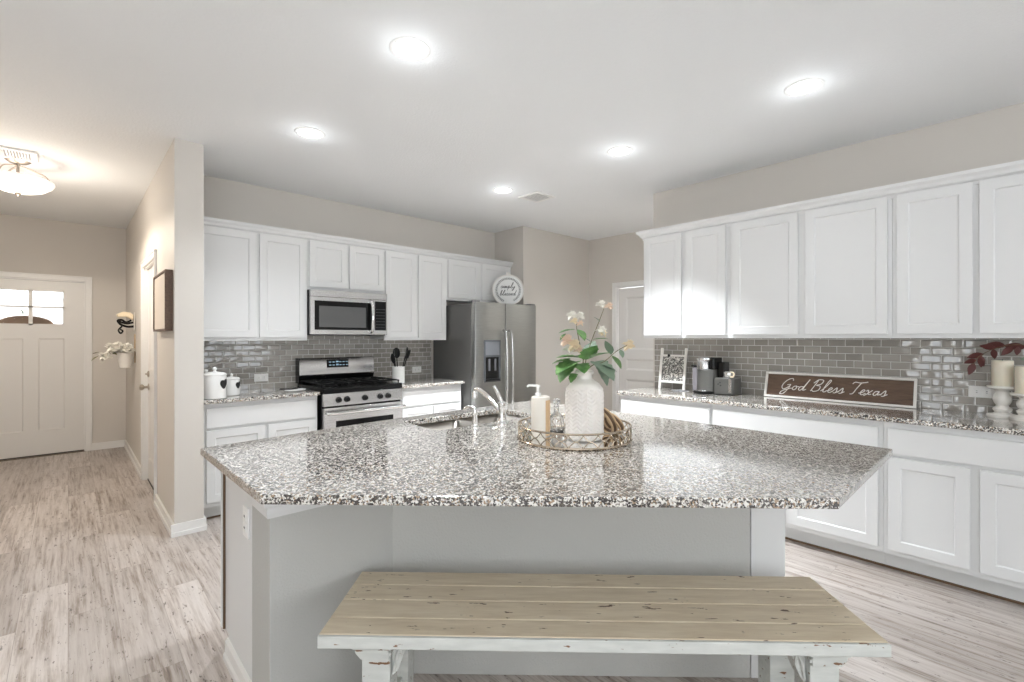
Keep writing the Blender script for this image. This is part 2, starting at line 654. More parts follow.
for (cx, cy, w, rz) in ((0.2, -4.60, 2.5, 0), (3.05, -4.60, 1.6, 0), (-3.04, 1.03, 0.46, 90), (-3.04, -2.4, 2.3, 90)):
    n += 1
    r = sroot('window_%d' % n, (cx, cy, 0), R(rz))
    bm = new()
    box(bm, -w / 2, -w / 2 + .05, -.03, .03, WZ0, WZ1)
    box(bm, w / 2 - .05, w / 2, -.03, .03, WZ0, WZ1)
    box(bm, -w / 2, w / 2, -.03, .03, WZ0, WZ0 + .05)
    if w < 1:
        box(bm, -w / 2, w / 2, -.03, .03, .12, .17)
    box(bm, -w / 2, w / 2, -.03, .03, WZ1 - .05, WZ1)
    box(bm, -w / 2, w / 2, -.02, .02, 1.42, 1.46)
    if w > 1:
        box(bm, -.03, .03, -.03, .03, WZ0, WZ1)
    obj('window_frame', bm, M_trim, r)

# baseboards
BH, BT = 0.085, 0.014


def baseb(name, segs):
    bm = new()
    for (x0, x1, y0, y1) in segs:
        box(bm, x0, x1, y0, y1, 0, BH)
        # little shoe at the foot
        dx = 0.008 if (x1 - x0) < (y1 - y0) else 0
        dy = 0.008 if dx == 0 else 0
        box(bm, x0 - dx, x1 + dx, y0 - dy, y1 + dy, 0, 0.03)
    struct(name, bm, M_trim)


baseb('baseboard_hall', [(XH - BT, XH, YP, 4.895), (XH - BT, XH, 5.87, YH)])
baseb('baseboard_stub', [(XH - BT - .008, XH2 + BT, YP - BT, YP), (XH2, XH2 + BT, YP, 4.16)])
baseb('baseboard_front', [(0.215, XH, YH - BT, YH)])
baseb('baseboard_pantry', [(5.42 - BT, 5.42, 3.81, 4.2), (XB + .02, 5.42, 4.215 - BT, 4.215)])
baseb('baseboard_right', [(XB + .02, XB + T, 2.428, 2.428 + BT)])
baseb('baseboard_left', [(-1.1, -1.1 + BT, 3.4, YH), (-2.98, -2.98 + BT, -4.5, 3.28)])

# ------------------------------------------------------------------ doors
def panel_face(bm, x0, x1, z0, z1, y_front, y_back, panels, depth=0.010, slope=0.010, win=()):
    """slab with its face toward -y, recessed panels; rectangles never overlap. win: through openings"""
    xs = sorted(set([x0, x1] + [a for p in list(panels) + list(win) for a in (p[0], p[1])]))
    zs = sorted(set([z0, z1] + [a for p in list(panels) + list(win) for a in (p[2], p[3])]))
    cache = {}

    def V(x, y, z):
        key = (round(x, 5), round(y, 5), round(z, 5))
        if key not in cache:
            cache[key] = bm.verts.new((x, y, z))
        return cache[key]

    def inside(a, b, c, d, P):
        return any(p[0] <= a + 1e-6 and b <= p[1] + 1e-6 and p[2] <= c + 1e-6 and d <= p[3] + 1e-6 for p in P)

    for i in range(len(xs) - 1):
        for j in range(len(zs) - 1):
            a, b, c, d = xs[i], xs[i + 1], zs[j], zs[j + 1]
            if not inside(a, b, c, d, list(panels) + list(win)):
                bm.faces.new((V(a, y_front, c), V(b, y_front, c), V(b, y_front, d), V(a, y_front, d)))
            if not inside(a, b, c, d, win):
                bm.faces.new((V(a, y_back, c), V(a, y_back, d), V(b, y_back, d), V(b, y_back, c)))
    for p in panels:
        a, b, c, d = p[:4]
        s = slope
        yi = y_front + depth
        o = [(a, c), (b, c), (b, d), (a, d)]
        q = [(a + s, c + s), (b - s, c + s), (b - s, d - s), (a + s, d - s)]
        ov = [V(x, y_front, z) for x, z in o]
        iv = [V(x, yi, z) for x, z in q]
        for t in range(4):
            bm.faces.new((ov[t], ov[(t + 1) % 4], iv[(t + 1) % 4], iv[t]))
        bm.faces.new(iv)
    for p in win:
        a, b, c, d = p
        o = [(a, c), (b, c), (b, d), (a, d)]
        for t in range(4):
            x, z = o[t]
            x2, z2 = o[(t + 1) % 4]
            bm.faces.new((V(x, y_front, z), V(x2, y_front, z2), V(x2, y_back, z2), V(x, y_back, z)))
    for j in range(len(zs) - 1):
        for x in (x0, x1):
            bm.faces.new((V(x, y_front, zs[j]), V(x, y_front, zs[j + 1]), V(x, y_back, zs[j + 1]), V(x, y_back, zs[j])))
    for i in range(len(xs) - 1):
        for z in (z0, z1):
            bm.faces.new((V(xs[i], y_front, z), V(xs[i + 1], y_front, z), V(xs[i + 1], y_back, z), V(xs[i], y_back, z)))
    # drop unused panel-grid verts, weld T junctions of panel borders
    bmesh.ops.remove_doubles(bm, verts=bm.verts[:], dist=1e-5)
    bmesh.ops.recalc_face_normals(bm, faces=bm.faces[:])


def casing(parent, x0, x1, z1, y, w=0.06, t=0.016):
    bm = new()
    box(bm, x0 - w, x0, y - t, y, 0, z1 + w)
    box(bm, x1, x1 + w, y - t, y, 0, z1 + w)
    box(bm, x0, x1, y - t, y, z1, z1 + w)
    box(bm, x0 - w, x0 - w + .012, y - t - .005, y - t, 0, z1 + w)
    box(bm, x1 + w - .012, x1 + w, y - t - .005, y - t, 0, z1 + w)
    box(bm, x0 - w, x1 + w, y - t - .005, y - t, z1 + w - .012, z1 + w)
    return obj('door_casing', bm, M_trim, parent, 0.002)


def jamb(parent, x0, x1, z1, y0, y1):
    bm = new()
    box(bm, x0, x0 + .012, y0, y1, 0, z1)
    box(bm, x1 - .012, x1, y0, y1, 0, z1)
    box(bm, x0, x1, y0, y1, z1 - .012, z1)
    return obj('door_jamb', bm, M_trim, parent)


def hinge(parent, x, y, z):
    bm = new()
    lathe(bm, [(0.006, -0.05), (0.006, 0.05)], (x, y, z), 10)
    lathe(bm, [(0.004, 0.05), (0.007, 0.055), (0.002, 0.062)], (x, y, z), 10)
    box(bm, x - .012, x, y, y + .004, z - .05, z + .05)
    return obj('hinge', bm, M_trim, parent)


def knob_set(parent, x, y, z, mt=M_nickel, name='door_knob'):
    bm = new()
    lathe(bm, [(0.033, 0), (0.033, .006), (0.012, .012), (0.011, .035), (0.02, .04), (0.028, .05), (0.029, .062), (0.02, .074), (0.004, .077)], (x, y, z), 24, 'Y')
    return obj(name, bm, mt, parent)


# entry door: craftsman, four lites over two panels
d = sroot('door_1', (0, YH, 0))
bm = new()
x0, x1 = -0.775, 0.145
panel_face(bm, x0, x1, 0.018, 2.045, 0.02, 0.062,
           [(-0.60, -0.375, 0.30, 1.37), (-0.255, -0.030, 0.30, 1.37)], 0.010, 0.012,
           [(-0.60, -0.030, 1.525, 1.935)])
slab = obj('door_slab', bm, M_door, d, 0.0, False)
bm = new()
for a, b, c, e in ((-.60, -.585, 1.525, 1.935), (-.045, -.030, 1.525, 1.935), (-.60, -.03, 1.525, 1.54), (-.60, -.03, 1.92, 1.935), (-.334, -.300, 1.525, 1.935), (-.60, -.03, 1.727, 1.745)):
    box(bm, a, b, 0.016, 0.066, c, e)
obj('lite_grille', bm, M_door, slab)
obj('window_glass', B(-.60, -.03, .038, .042, 1.525, 1.935), M_pane, slab)
casing(d, -0.785, 0.155, 2.06, 0.0)
jamb(d, -0.785, 0.155, 2.06, 0, 0.12)
for z in (1.80, 1.02, .25):
    hinge(d, 0.150, 0.012, z)
obj('door_sweep', B(x0, x1, 0.014, 0.05, 0.003, 0.018), M_dark, d)
knob_set(d, -0.71, 0.02, 0.92)
obj('threshold', B(-.775, .145, -.02, .12, 0, .008), mat('bronze_threshold', (0.18, 0.14, 0.1), 0.4, 0.8), d)

# side door in the hall (faces -x)
d = sroot('door_2', (XH, 5.3825, 0), R(-90))
# local x runs toward -y, local -y faces the hall
bm = new()
pw = 0.405
pan = []
for (a, b) in ((-0.32, -0.05), (0.05, 0.32)):
    pan += [(a, b, 0.22, 0.92), (a, b, 1.08, 1.86)]
panel_face(bm, -pw - .01, pw + .01, 0.012, 2.035, 0.03, 0.066, pan, 0.008, 0.02)
obj('door_slab', bm, M_door, d, 0.0, False)
casing(d, -0.4275, 0.4275, 2.05, 0)
jamb(d, -0.4275, 0.4275, 2.05, 0, .12)
obj('door_sweep', B(-pw, pw, 0.024, 0.05, 0.002, 0.014), M_dark, d)
knob_set(d, -0.345, 0.03, 0.905)
bm = new()
lathe(bm, [(0.03, 0), (0.03, .008), (0.022, .014), (0.008, .016), (0.008, .03)], (-0.345, 0.03, 1.03), 20, 'Y')
obj('deadbolt', bm, M_nickel, d)
for z in (1.80, 1.02, .25):
    hinge(d, 0.416, 0.022, z)

# pantry door (faces -x)
d = sroot('door_3', (5.42, 3.325, 0), R(-90))
bm = new()
pan = [(-0.30, 0.30, 0.22, 0.83), (-0.30, 0.30, 0.95, 1.10), (-0.30, 0.30, 1.22, 1.92)]
panel_face(bm, -.415, .415, 0.012, 2.04, 0.03, 0.066, pan, 0.01, 0.025)
obj('door_slab', bm, M_door, d, 0.0, False)
casing(d, -0.425, 0.425, 2.06, 0)
jamb(d, -0.425, 0.425, 2.06, 0, .12)
knob_set(d, 0.35, 0.03, 0.92)

# outside the entry door
struct('wall_porch', B(-2.6, 2.0, 9.6, 9.75, -0.05, 1.95), M_brick)
struct('trim_1', B(-0.50, -0.40, 9.0, 9.1, 0.0, 2.6), M_trim)
wr = thing('door_wreath', 'brown dome-shaped wreath with dark leaves outside the entry door window', 'wreath', (-0.36, YH + 0.10, 1.53))
bm = new()
pts = [(.235 * math.cos(a), 0, .0 + .105 * math.sin(a)) for a in [PI * i / 20 for i in range(21)]]
top = [(p[0], p[2]) for p in pts]
bm2 = new()
vsf = [bm2.verts.new((x, -0.02 - .0, z)) for x, z in top]
vsb = [bm2.verts.new((x, 0.03, z)) for x, z in top]
bm2.faces.new(vsf)
bm2.faces.new(vsb[::-1])
for i in range(len(top)):
    j = (i + 1) % len(top)
    bm2.faces.new((vsf[i], vsb[i], vsb[j], vsf[j]))
bmesh.ops.recalc_face_normals(bm2, faces=bm2.faces[:])
obj('wreath_body', bm2, mat('dried_brown_weave', (0.30, 0.21, 0.15), 0.9), wr, 0.01)


def leaf_bm(bm, base, dirv, L, W, lobes=0, fold=0.25, up=Vector((0, 0, 1)), curl=0.15, th=0.0008):
    dirv = Vector(dirv).normalized()
    base = Vector(base)
    side = dirv.cross(up)
    if side.length < 0.05:
        side = dirv.cross(Vector((1, 0, 0)))
    side.normalize()
    nrm = side.cross(dirv)
    prof = [(0, .06), (.12, .55), (.3, .95), (.5, 1.0), (.7, .75), (.86, .42), (1.0, .03)]
    if lobes:
        prof = [(0, .15), (.05, .75), (.16, 1.05), (.27, .80), (.38, 1.0), (.5, .82), (.62, .86), (.74, .55), (.86, .38), (1, .03)]
    rows = []
    for s in (1, -1):
        row = []
        for t, w in prof:
            c = base + dirv * (t * L) - nrm * (curl * L * t * t)
            l = c + side * (w * W / 2) + nrm * (fold * w * W / 2)
            r = c - side * (w * W / 2) + nrm * (fold * w * W / 2)
            row.append([bm.verts.new(x + nrm * (s * th / 2)) for x in (l, c, r)])
        rows.append(row)
    A, Bk = rows
    m = len(A)
    for i in range(m - 1):
        for j in (0, 1):
            bm.faces.new((A[i][j], A[i][j + 1], A[i + 1][j + 1], A[i + 1][j]))
            bm.faces.new((Bk[i][j], Bk[i + 1][j], Bk[i + 1][j + 1], Bk[i][j + 1]))
        bm.faces.new((A[i][0], A[i + 1][0], Bk[i + 1][0], Bk[i][0]))
        bm.faces.new((A[i][2], Bk[i][2], Bk[i + 1][2], A[i + 1][2]))
    for i in (0, m - 1):
        bm.faces.new((A[i][0], Bk[i][0], Bk[i][1], A[i][1]))
        bm.faces.new((A[i][1], Bk[i][1], Bk[i][2], A[i][2]))
    bmesh.ops.recalc_face_normals(bm, faces=bm.faces[:])


for i, (x, z, a) in enumerate(((.08, .10, 20), (.14, .09, 30), (.19, .07, 15), (-.12, .09, 150), (-.02, .115, 100))):
    bm = new()
    leaf_bm(bm, (x, -.025, z), (math.cos(R(a)), -0.1, math.sin(R(a))), .07, .03)
    obj('leaf', bm, M_dark if i < 3 else M_leaf2, wr)


# ------------------------------------------------------------------ cabinets
def shaker(w, h, t=0.019, stile=0.057):
    bm = new()
    panel_face(bm, 0, w, 0, h, -t, 0.0, [(stile, w - stile, stile, h - stile)], 0.008, 0.006)
    return bm


def place_door(name, parent, x0, x1, z0, z1, y, flat=False, mt=None):
    w, h = x1 - x0, z1 - z0
    bm = B(0, w, -.019, 0, 0, h) if flat else shaker(w, h)
    bm.transform(Matrix.Translation((x0, y, z0)))
    return obj(name, bm, mt or M_cab, parent, 0.0018, False)


UD = 0.315     # carcass depth of wall cabinets


def wall_cab(name, label, loc, rz, w, z0, z1, doors, group, gap=0.0):
    """local x along the wall, back at y=0, front toward -y; doors: (x0, x1)"""
    t = thing(name, label, 'cabinet', loc, rz, group)
    e = 0.0006
    bm = new()
    box(bm, e, w - e, -UD, -.002, z0, z1)
    # face-frame lip under the box
    box(bm, e, w - e, -UD, -UD + .018, z0 - .012, z0)
    obj('carcass', bm, M_cab, t, 0.001, False)
    for (a, b) in doors:
        place_door('door', t, a, b, z0 + .016, z1 - .022, -UD)
    return t


ZA = 1.352   # underside of range-wall cabinets
ZT = 2.286
yA = YA
wall_cab('upper_cabinet', 'tall white two-door wall cabinet left of the microwave, beside the hall wall', (XH2, yA, 0), 0, 1.590 - XH2, ZA + .012, ZT,
         [(0.012, 1.168 - XH2), (1.190 - XH2, 1.578 - XH2)], 'white wall cabinets on the range wall')
wall_cab('upper_cabinet', 'short white two-door wall cabinet directly above the microwave', (1.590, yA, 0), 0, 0.765, 1.828, ZT,
         [(0.014, 0.372), (0.392, 0.755)], 'white wall cabinets on the range wall')
wall_cab('upper_cabinet', 'tall white two-door wall cabinet between microwave and refrigerator', (2.355, yA, 0), 0, 0.765, ZA + .012, ZT,
         [(0.006, 0.368), (0.394, 0.752)], 'white wall cabinets on the range wall')
wall_cab('upper_cabinet', 'short white two-door wall cabinet above the refrigerator', (3.120, yA, 0), 0, 0.99, 1.815, ZT,
         [(0.016, 0.464), (0.510, 0.962)], 'white wall cabinets on the range wall')


def crown(name, length, loc, rz, left_return=False, right_return=False):
    s = sroot(name, loc, rz)
    y0 = -UD
    prof = [(0.0, 2.252), (y0 - .006, 2.252), (y0 - .008, 2.270), (y0 - .024, 2.280), (y0 - .030, 2.296), (y0 - .048, 2.312), (y0 - .052, 2.330), (0.0, 2.330)]
    # only the strip in front of and above the boxes
    prof = [(y0 - .0005, 2.252), (y0 - .006, 2.252), (y0 - .008, 2.270), (y0 - .024, 2.280), (y0 - .030, 2.296), (y0 - .048, 2.312), (y0 - .052, 2.330), (y0 - .0005, 2.330)]
    bm = new()
    ext = 0.052
    xa = -ext if left_return else 0
    n = len(prof)
    A = []
    Bv = []
    for (y, z) in prof:
        off = (y0 - y)
        A.append(bm.verts.new((-off if left_return else 0, y, z)))
        Bv.append(bm.verts.new((length, y, z)))
    for i in range(n):
        j = (i + 1) % n
        bm.faces.new((A[i], Bv[i], Bv[j], A[j]))
    bm.faces.new(Bv)
    if left_return:
        C = [bm.verts.new((-(y0 - y), -.002, z)) for (y, z) in prof]
        for i in range(n):
            j = (i + 1) % n
            bm.faces.new((C[i], A[i], A[j], C[j]))
        bm.faces.new(C[::-1])
    else:
        bm.faces.new(A[::-1])
    bmesh.ops.recalc_face_normals(bm, faces=bm.faces[:])
    obj('crown_moulding', bm, M_cab, s, 0, False)
    return s


crown('trim_2', 4.11 - XH2, (XH2, yA, 0), 0)

# right wall: local x runs toward -y
GB = 'white wall cabinets on the right wall'
Y0B = 2.340
UDB = XB - 3.765 - .019 + .0


def yx(y):
    return Y0B - y


ZB = 1.384
wall_cab('upper_cabinet', 'farthest tall white two-door wall cabinet, above the coffee maker', (XB, Y0B, 0), R(-90), yx(1.580), ZB, ZT,
         [(yx(2.326), yx(1.973)), (yx(1.938), yx(1.602))], GB)
wall_cab('upper_cabinet', 'widest tall white two-door wall cabinet, above the framed lettered sign', (XB, 1.580, 0), R(-90), 1.580 - .567, ZB, ZT,
         [(1.580 - 1.552, 1.580 - 1.094), (1.580 - 1.050, 1.580 - .589)], GB)
wall_cab('upper_cabinet', 'nearest tall white two-door wall cabinet, above the candles, cut by the frame', (XB, .567, 0), R(-90), .762, ZB, ZT,
         [(.567 - .544, .567 - .202), (.567 - .175, .567 + .180)], GB)
crown('trim_3', Y0B + .195, (XB, Y0B, 0), R(-90), left_return=True)


def base_cab(name, label, loc, rz, w, drawers, doors, group, depth=0.60):
    t = thing(name, label, 'cabinet', loc, rz, group)
    e = 0.0006
    bm = new()
    box(bm, e, w - e, -depth, -.01, .105, .8835)
    obj('carcass', bm, M_cab, t, 0.001, False)
    bm = new()
    box(bm, e, w - e, -depth + .07, -.01, 0, .105)
    obj('toe_kick', bm, M_toe, t, 0, False)
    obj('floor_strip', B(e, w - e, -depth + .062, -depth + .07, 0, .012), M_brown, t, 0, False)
    for (a, b) in drawers:
        place_door('drawer_front', t, a, b, .700, .846, -depth, True)
    for (a, b) in doors:
        place_door('door', t, a, b, .138, .678, -depth)
    return t


DA = YA - 4.16
base_cab('base_cabinet', 'white base cabinet left of the range with one wide drawer over two doors', (XH2, YA, 0), 0, 1.575 - XH2,
         [(.753 - XH2, 1.556 - XH2)], [(.753 - XH2, 1.158 - XH2), (1.178 - XH2, 1.556 - XH2)], 'white base cabinets on the range wall', DA)
base_cab('base_cabinet', 'white base cabinet between the range and refrigerator', (2.372, YA, 0), 0, 3.118 - 2.372,
         [(.016, .730)], [(.016, .364), (.384, .730)], 'white base cabinets on the range wall', DA)
GBB = 'white base cabinets on the right wall'
DB = XB - 3.53
base_cab('base_cabinet', 'farthest white base cabinet on the right wall, below the coffee maker', (XB, 2.40, 0), R(-90), 2.40 - 1.594,
         [(.014, 2.40 - 1.607)], [(.014, .39), (.41, 2.40 - 1.607)], GBB, DB)
base_cab('base_cabinet', 'wide white base cabinet on the right wall, below the framed lettered sign', (XB, 1.594, 0), R(-90), 1.594 - .568,
         [(.014, 1.594 - .592)], [(.014, .495), (.515, 1.594 - .592)], GBB, DB)
base_cab('base_cabinet', 'nearest white base cabinet on the right wall, below the candles, cut by the frame', (XB, .568, 0), R(-90), .768,
         [(.568 - .545, .568 + .18)], [(.568 - .545, .568 - .198), (.568 - .160, .568 + .18)], GBB, DB)

# counters
CZ0, CZ1 = .884, .914


def slab_obj(name, poly, label, holes=(), z0=CZ0, z1=CZ1):
    bm = new()
    prism(bm, poly, z0, z1, holes)
    o = obj(name, bm, M_granite, None, 0.004, False)
    return tag(o, label, 'countertop')


slab_obj('granite_countertop', [(XH2, 4.105), (1.577, 4.105), (1.577, YA), (XH2, YA)], 'speckled granite countertop left of the range with the cow-spot canisters')
slab_obj('granite_countertop', [(2.370, 4.105), (3.125, 4.105), (3.125, YA), (2.370, YA)], 'small speckled granite countertop between range and refrigerator')
slab_obj('granite_countertop', [(3.497, 2.42), (3.497, -.205), (XB, -.205), (XB, 2.42)], 'long speckled granite countertop along the right wall under the lettered sign')

# backsplashes
bm = new()
box(bm, XH2 + .001, 3.125, YA - .0085, YA - .0005, CZ1, ZA + .010)
box(bm, 1.592, 2.353, YA - .0085, YA - .0005, ZA + .010, 1.398)
o = obj('tile_backsplash', bm, M_tileA, None, 0, False)
tag(o, 'grey glass subway tile backsplash behind the range', 'backsplash')
o = obj('tile_backsplash', B(XB - .0085, XB - .0005, -.2, 2.410, CZ1, ZB), M_tileB, None, 0, False)
tag(o, 'taupe glass subway tile backsplash on the right wall behind the lettered sign', 'backsplash')


# outlets
def outlet(label, loc, rz, horizontal=True, name='wall_outlet', w=.118, h=.07, cat='outlet', switch=False, group=None):
    t = thing(name, label, cat, loc, rz, group)
    if not horizontal:
        w, h = h, w
    obj('cover_plate', B(-w / 2, w / 2, -.006, 0, -h / 2, h / 2), M_plastic, t, .002, False)
    for s in (-1, 1):
        bm = new()
        cx, cz = (s * .022, 0) if horizontal else (0, s * .022)
        box(bm, cx - .015, cx + .015, -.0085, -.006, cz - .015, cz + .015)
        r = obj('receptacle', bm, M_plastic, t, .001, False)
        bm = new()
        for q in (-.005, .005):
            if horizontal:
                box(bm, cx - .003, cx + .005, -.0095, -.0085, cz + q - .0012, cz + q + .0012)
            else:
                box(bm, cx + q - .0012, cx + q + .0012, -.0095, -.0085, cz - .003, cz + .005)
        obj('slots', bm, M_ink, r, 0, False)
    return t


outlet('white double outlet in the grey tile between the canisters and range', (1.290, YA - .008, 1.014), 0)
outlet('white double outlet in the grey tile beside the utensil crock', (2.925, YA - .008, 1.014), 0)
outlet('white double outlet in the taupe tile left of the candlesticks', (XB - .008, .180, 1.043), R(-90))

# ------------------------------------------------------------------ range
rg = thing('gas_range', 'stainless steel freestanding gas range with black cooktop and five knobs', 'range', (1.972, 4.105, 0))
W2 = .379
bm = new()
box(bm, -W2, W2, .0, .63, .06, .905)
obj('range_body', bm, M_black, rg, .003)
for sx in (-1, 1):
    for y in (.05, .58):
        bm = new()
        lathe(bm, [(.018, 0), (.018, .06)], (sx * .33, y, 0), 12)
        obj('foot', bm, M_blackplastic, rg)
bm = new()
profile_y(bm, [(-.028, .895), (-.03, .935), (-.02, .945), (.60, .945), (.60, .900), (0, .900)], -W2, W2)
obj('cooktop', bm, M_black, rg, .003)
# burners
for (x, y, r) in ((-.25, .13, .045), (-.25, .42, .038), (.25, .13, .04), (.25, .42, .045), (0, .28, .042)):
    bm = new()
    lathe(bm, [(r + .012, .945), (r + .012, .952), (r, .958), (r, .966), (r - .01, .970), (.003, .970)], (x, y, 0), 24)
    obj('burner', bm, M_iron, rg)
for cx in (-.25, 0, .25):
    bm = new()
    w = .115 if cx else .12
    zt = .970
    for x in (cx - w, cx + w):
        tube(bm, smooth_path([(x, .02, .946), (x, .025, .963), (x, .05, zt), (x, .5, zt), (x, .525, .963), (x, .53, .946)], 4), .0065, 8)
    for y in (.05, .275, .50):
        tube(bm, [(cx - w, y, zt), (cx + w, y, zt)], .0065, 8)
    for y in (.13, .42):
        for a in range(0, 360, 60):
            p = (cx + .03 * math.cos(R(a)), y + .03 * math.sin(R(a)), zt - .003)
            q = (cx + (w - .005) * math.cos(R(a)), y + .075 * math.sin(R(a)), zt)
            tube(bm, [p, q], .005, 6)
    obj('burner_grate', bm, M_iron, rg)
# backguard
bm = new()
profile_y(bm, [(.575, .945), (.545, 1.01), (.560, 1.01), (.560, 1.0), (.64, 1.0), (.64, .945)], -W2, W2)
obj('backguard_base', bm, M_black, rg, .002)
bm = new()
profile_y(bm, [(.548, 1.008), (.536, 1.022), (.556, 1.172), (.566, 1.182), (.635, 1.182), (.635, 1.008)], -W2, W2)
bg_ = obj('backguard', bm, M_steel, rg, .003)
bm = new()
profile_y(bm, [(.5435, 1.085), (.553, 1.160), (.560, 1.160), (.560, 1.085)], -.118, .100)
dsp = obj('display', bm, M_glassblack, bg_)
bm = new()
for i in range(6):
    for z, yy in ((1.135, .5485), (1.105, .5447)):
        x = -.095 + i * .034
        box(bm, x, x + (.02 if i != 2 else .026), yy - .0012, yy + .004, z, z + (.007 if i != 2 else .013))
obj('display_digits', bm, M_lcd, dsp, 0, False)
# side trim of the guard
obj('backguard_side', B(-W2 - .003, -W2 - .0005, .545, .64, .945, 1.182), M_black, rg)
# control strip
bm = new()
profile_y(bm, [(-.040, .785), (-.030, .892), (.0, .892), (.0, .785)], -W2, W2)
obj('control_panel', bm, M_steel, rg, .003)
for i, x in enumerate((-.247, -.172, -.004, .145, .225)):
    bm = new()
    lathe(bm, [(.026, 0), (.026, .006), (.021, .010), (.019, .03), (.014, .033), (.002, .033)], (x, -.034, .836), 20, 'Y')
    box(bm, x - .004, x + .004, -.073, -.06, .82, .852)
    obj('knob', bm, M_blackplastic, rg)
bm = new()
box(bm, -W2 + .004, W2 - .004, -.045, -.002, .225, .772)
od = obj('oven_door', bm, M_steel, rg, .004)
obj('door_window', B(-.275, .275, -.0475, -.046, .33, .655), M_glassblack, od, .001)
bm = new()
tube(bm, smooth_path([(-.34, -.046, .725), (-.338, -.085, .728), (-.31, -.098, .73), (.31, -.098, .73), (.338, -.085, .728), (.34, -.046, .725)], 5), .0135, 12)
obj('handle', bm, M_steel, od)
obj('warming_drawer', B(-W2 + .004, W2 - .004, -.042, -.002, .065, .215), M_steel, rg, .004)

# ------------------------------------------------------------------ microwave
mw = thing('microwave', 'stainless over-range microwave with black window under the short cabinet', 'microwave', (1.968, YA, 1.400))
hw, D = .3765, .395
Hm = .414
obj('microwave_case', B(-hw, hw, -D + .035, -.01, 0, Hm), M_blackplastic, mw, .003)
obj('top_vent_strip', B(-hw, hw, -D - .002, -D + .034, Hm - .062, Hm), M_steel, mw, .004)
bm = new()
panel_face(bm, -hw, .225, .008, Hm - .064, -D, -D + .034, [(-hw + .035, .224, .05, Hm - .098)], .003, .003)
md = obj('microwave_door', bm, M_steel, mw, 0, False)
obj('door_glass', B(-hw + .036, .2235, -D - .0005, -D + .0025, .051, Hm - .099), M_glassblack, md, .001)
obj('window_screen', B(-hw + .075, .150, -D - .0015, -D - .0006, .075, Hm - .145), M_winmesh, md, .001)
bm = new()
tube(bm, smooth_path([(.200, -D, .03), (.200, -D - .030, .045), (.200, -D - .045, .11), (.200, -D - .052, .175), (.200, -D - .045, .24), (.200, -D - .030, .315), (.200, -D, .33)], 5), .0165, 14)
obj('handle', bm, M_chrome, md)
cp = obj('control_panel', B(.2265, hw, -D, -D + .034, .008, Hm - .064), M_steel, mw, .002)
obj('keypad', B(.245, hw - .012, -D - .0015, -D, .05, Hm - .078), M_glassblack, cp, .001)
bm = new()
for r_ in range(7):
    for c_ in range(4):
        obj('button', B(.258 + c_ * .026, .272 + c_ * .026, -D - .0022, -D - .0015, 0.075 + r_ * .03, .079 + r_ * .03), M_keys, cp, 0, False)

# ------------------------------------------------------------------ refrigerator
fr = thing('refrigerator', 'tall side-by-side stainless refrigerator with ice dispenser', 'refrigerator', (3.595, YA, 0))
hw = .459
FY = -(YA - 3.94)
obj('cabinet_body', B(-hw, hw, FY + .07, -.03, .02, 1.742), M_fside, fr, .004)
sp = 3.568 - 3.595


def fdoor(x0, x1, name):
    bm = new()
    # softly rounded front in plan
    n_ = 8
    pts = []
    for i in range(n_ + 1):
        t = i / n_
        x = x0 + (x1 - x0) * t
        edge = min(t, 1 - t) * (x1 - x0)
        y = FY + max(0, .012 - edge) * .9
        pts.append((x, y))
    poly = [(x0, FY + .065), (x0, FY + .005), (x0 + .002, FY + .001), (x0 + .006, FY), (x1 - .006, FY), (x1 - .002, FY + .001), (x1, FY + .005), (x1, FY + .065)]
    prism(bm, poly, .075, 1.760)
    return obj(name, bm, M_dsteel, fr, .003)


ld = fdoor(-hw, sp - .003, 'freezer_door')
rd = fdoor(sp + .003, hw, 'fridge_door')
for nm, x, par in (('handle', sp - .035, ld), ('handle', sp + .05, rd)):
    bm = new()
    tube(bm, smooth_path([(x, FY + .002, .50), (x, FY - .045, .53), (x, FY - .062, .70), (x, FY - .068, .98), (x, FY - .062, 1.26), (x, FY - .045, 1.43), (x, FY + .002, 1.46)], 6), .0135, 12)
    obj(nm, bm, M_steel, par)
dx0, dx1 = 3.255 - 3.595, 3.490 - 3.595
bm = new()
panel_face(bm, dx0, dx1, .90, 1.352, FY - .006, FY - .0005, [(dx0 + .02, dx1 - .02, .93, 1.17)], .005, .004)
dp = obj('dispenser', bm, mat('dispenser_grey', (0.05, 0.053, 0.057), 0.3), ld, 0, False)
obj('dispenser_panel', B(dx0 + .02, dx1 - .02, FY - .009, FY - .006, 1.19, 1.335), mat('dispenser_buttons_grey', (0.13, 0.135, 0.145), 0.3, 0.3), dp, .002)
obj('dispenser_recess', B(dx0 + .021, dx1 - .021, FY - .0016, FY - .0008, .931, 1.169), M_black, dp)
bm = new()
for x in (dx0 + .075, dx1 - .075):
    box(bm, x - .014, x + .014, FY - .006, FY - .001, 1.02, 1.15)
obj('paddle', bm, mat('paddle_dark', (0.07, 0.07, 0.075), 0.25), dp, .002)
obj('drip_tray', B(dx0 + .02, dx1 - .02, FY - .018, FY - .001, .915, .935), M_blackplastic, dp, .002)
obj('door_gasket', B(sp - .02, sp + .02, FY + .02, FY + .069, .08, 1.75), M_blackplastic, fr)
obj('kick_grille', B(-hw + .01, hw - .01, FY + .05, FY + .09, .0, .07), M_blackplastic, fr, .002)
for x in (-hw + .04, hw - .04):
    bm = new()
    box(bm, x - .035, x + .035, FY + .01, FY + .12, 1.7605, 1.776)
    obj('hinge_cover', bm, M_greyplastic, fr, .003)

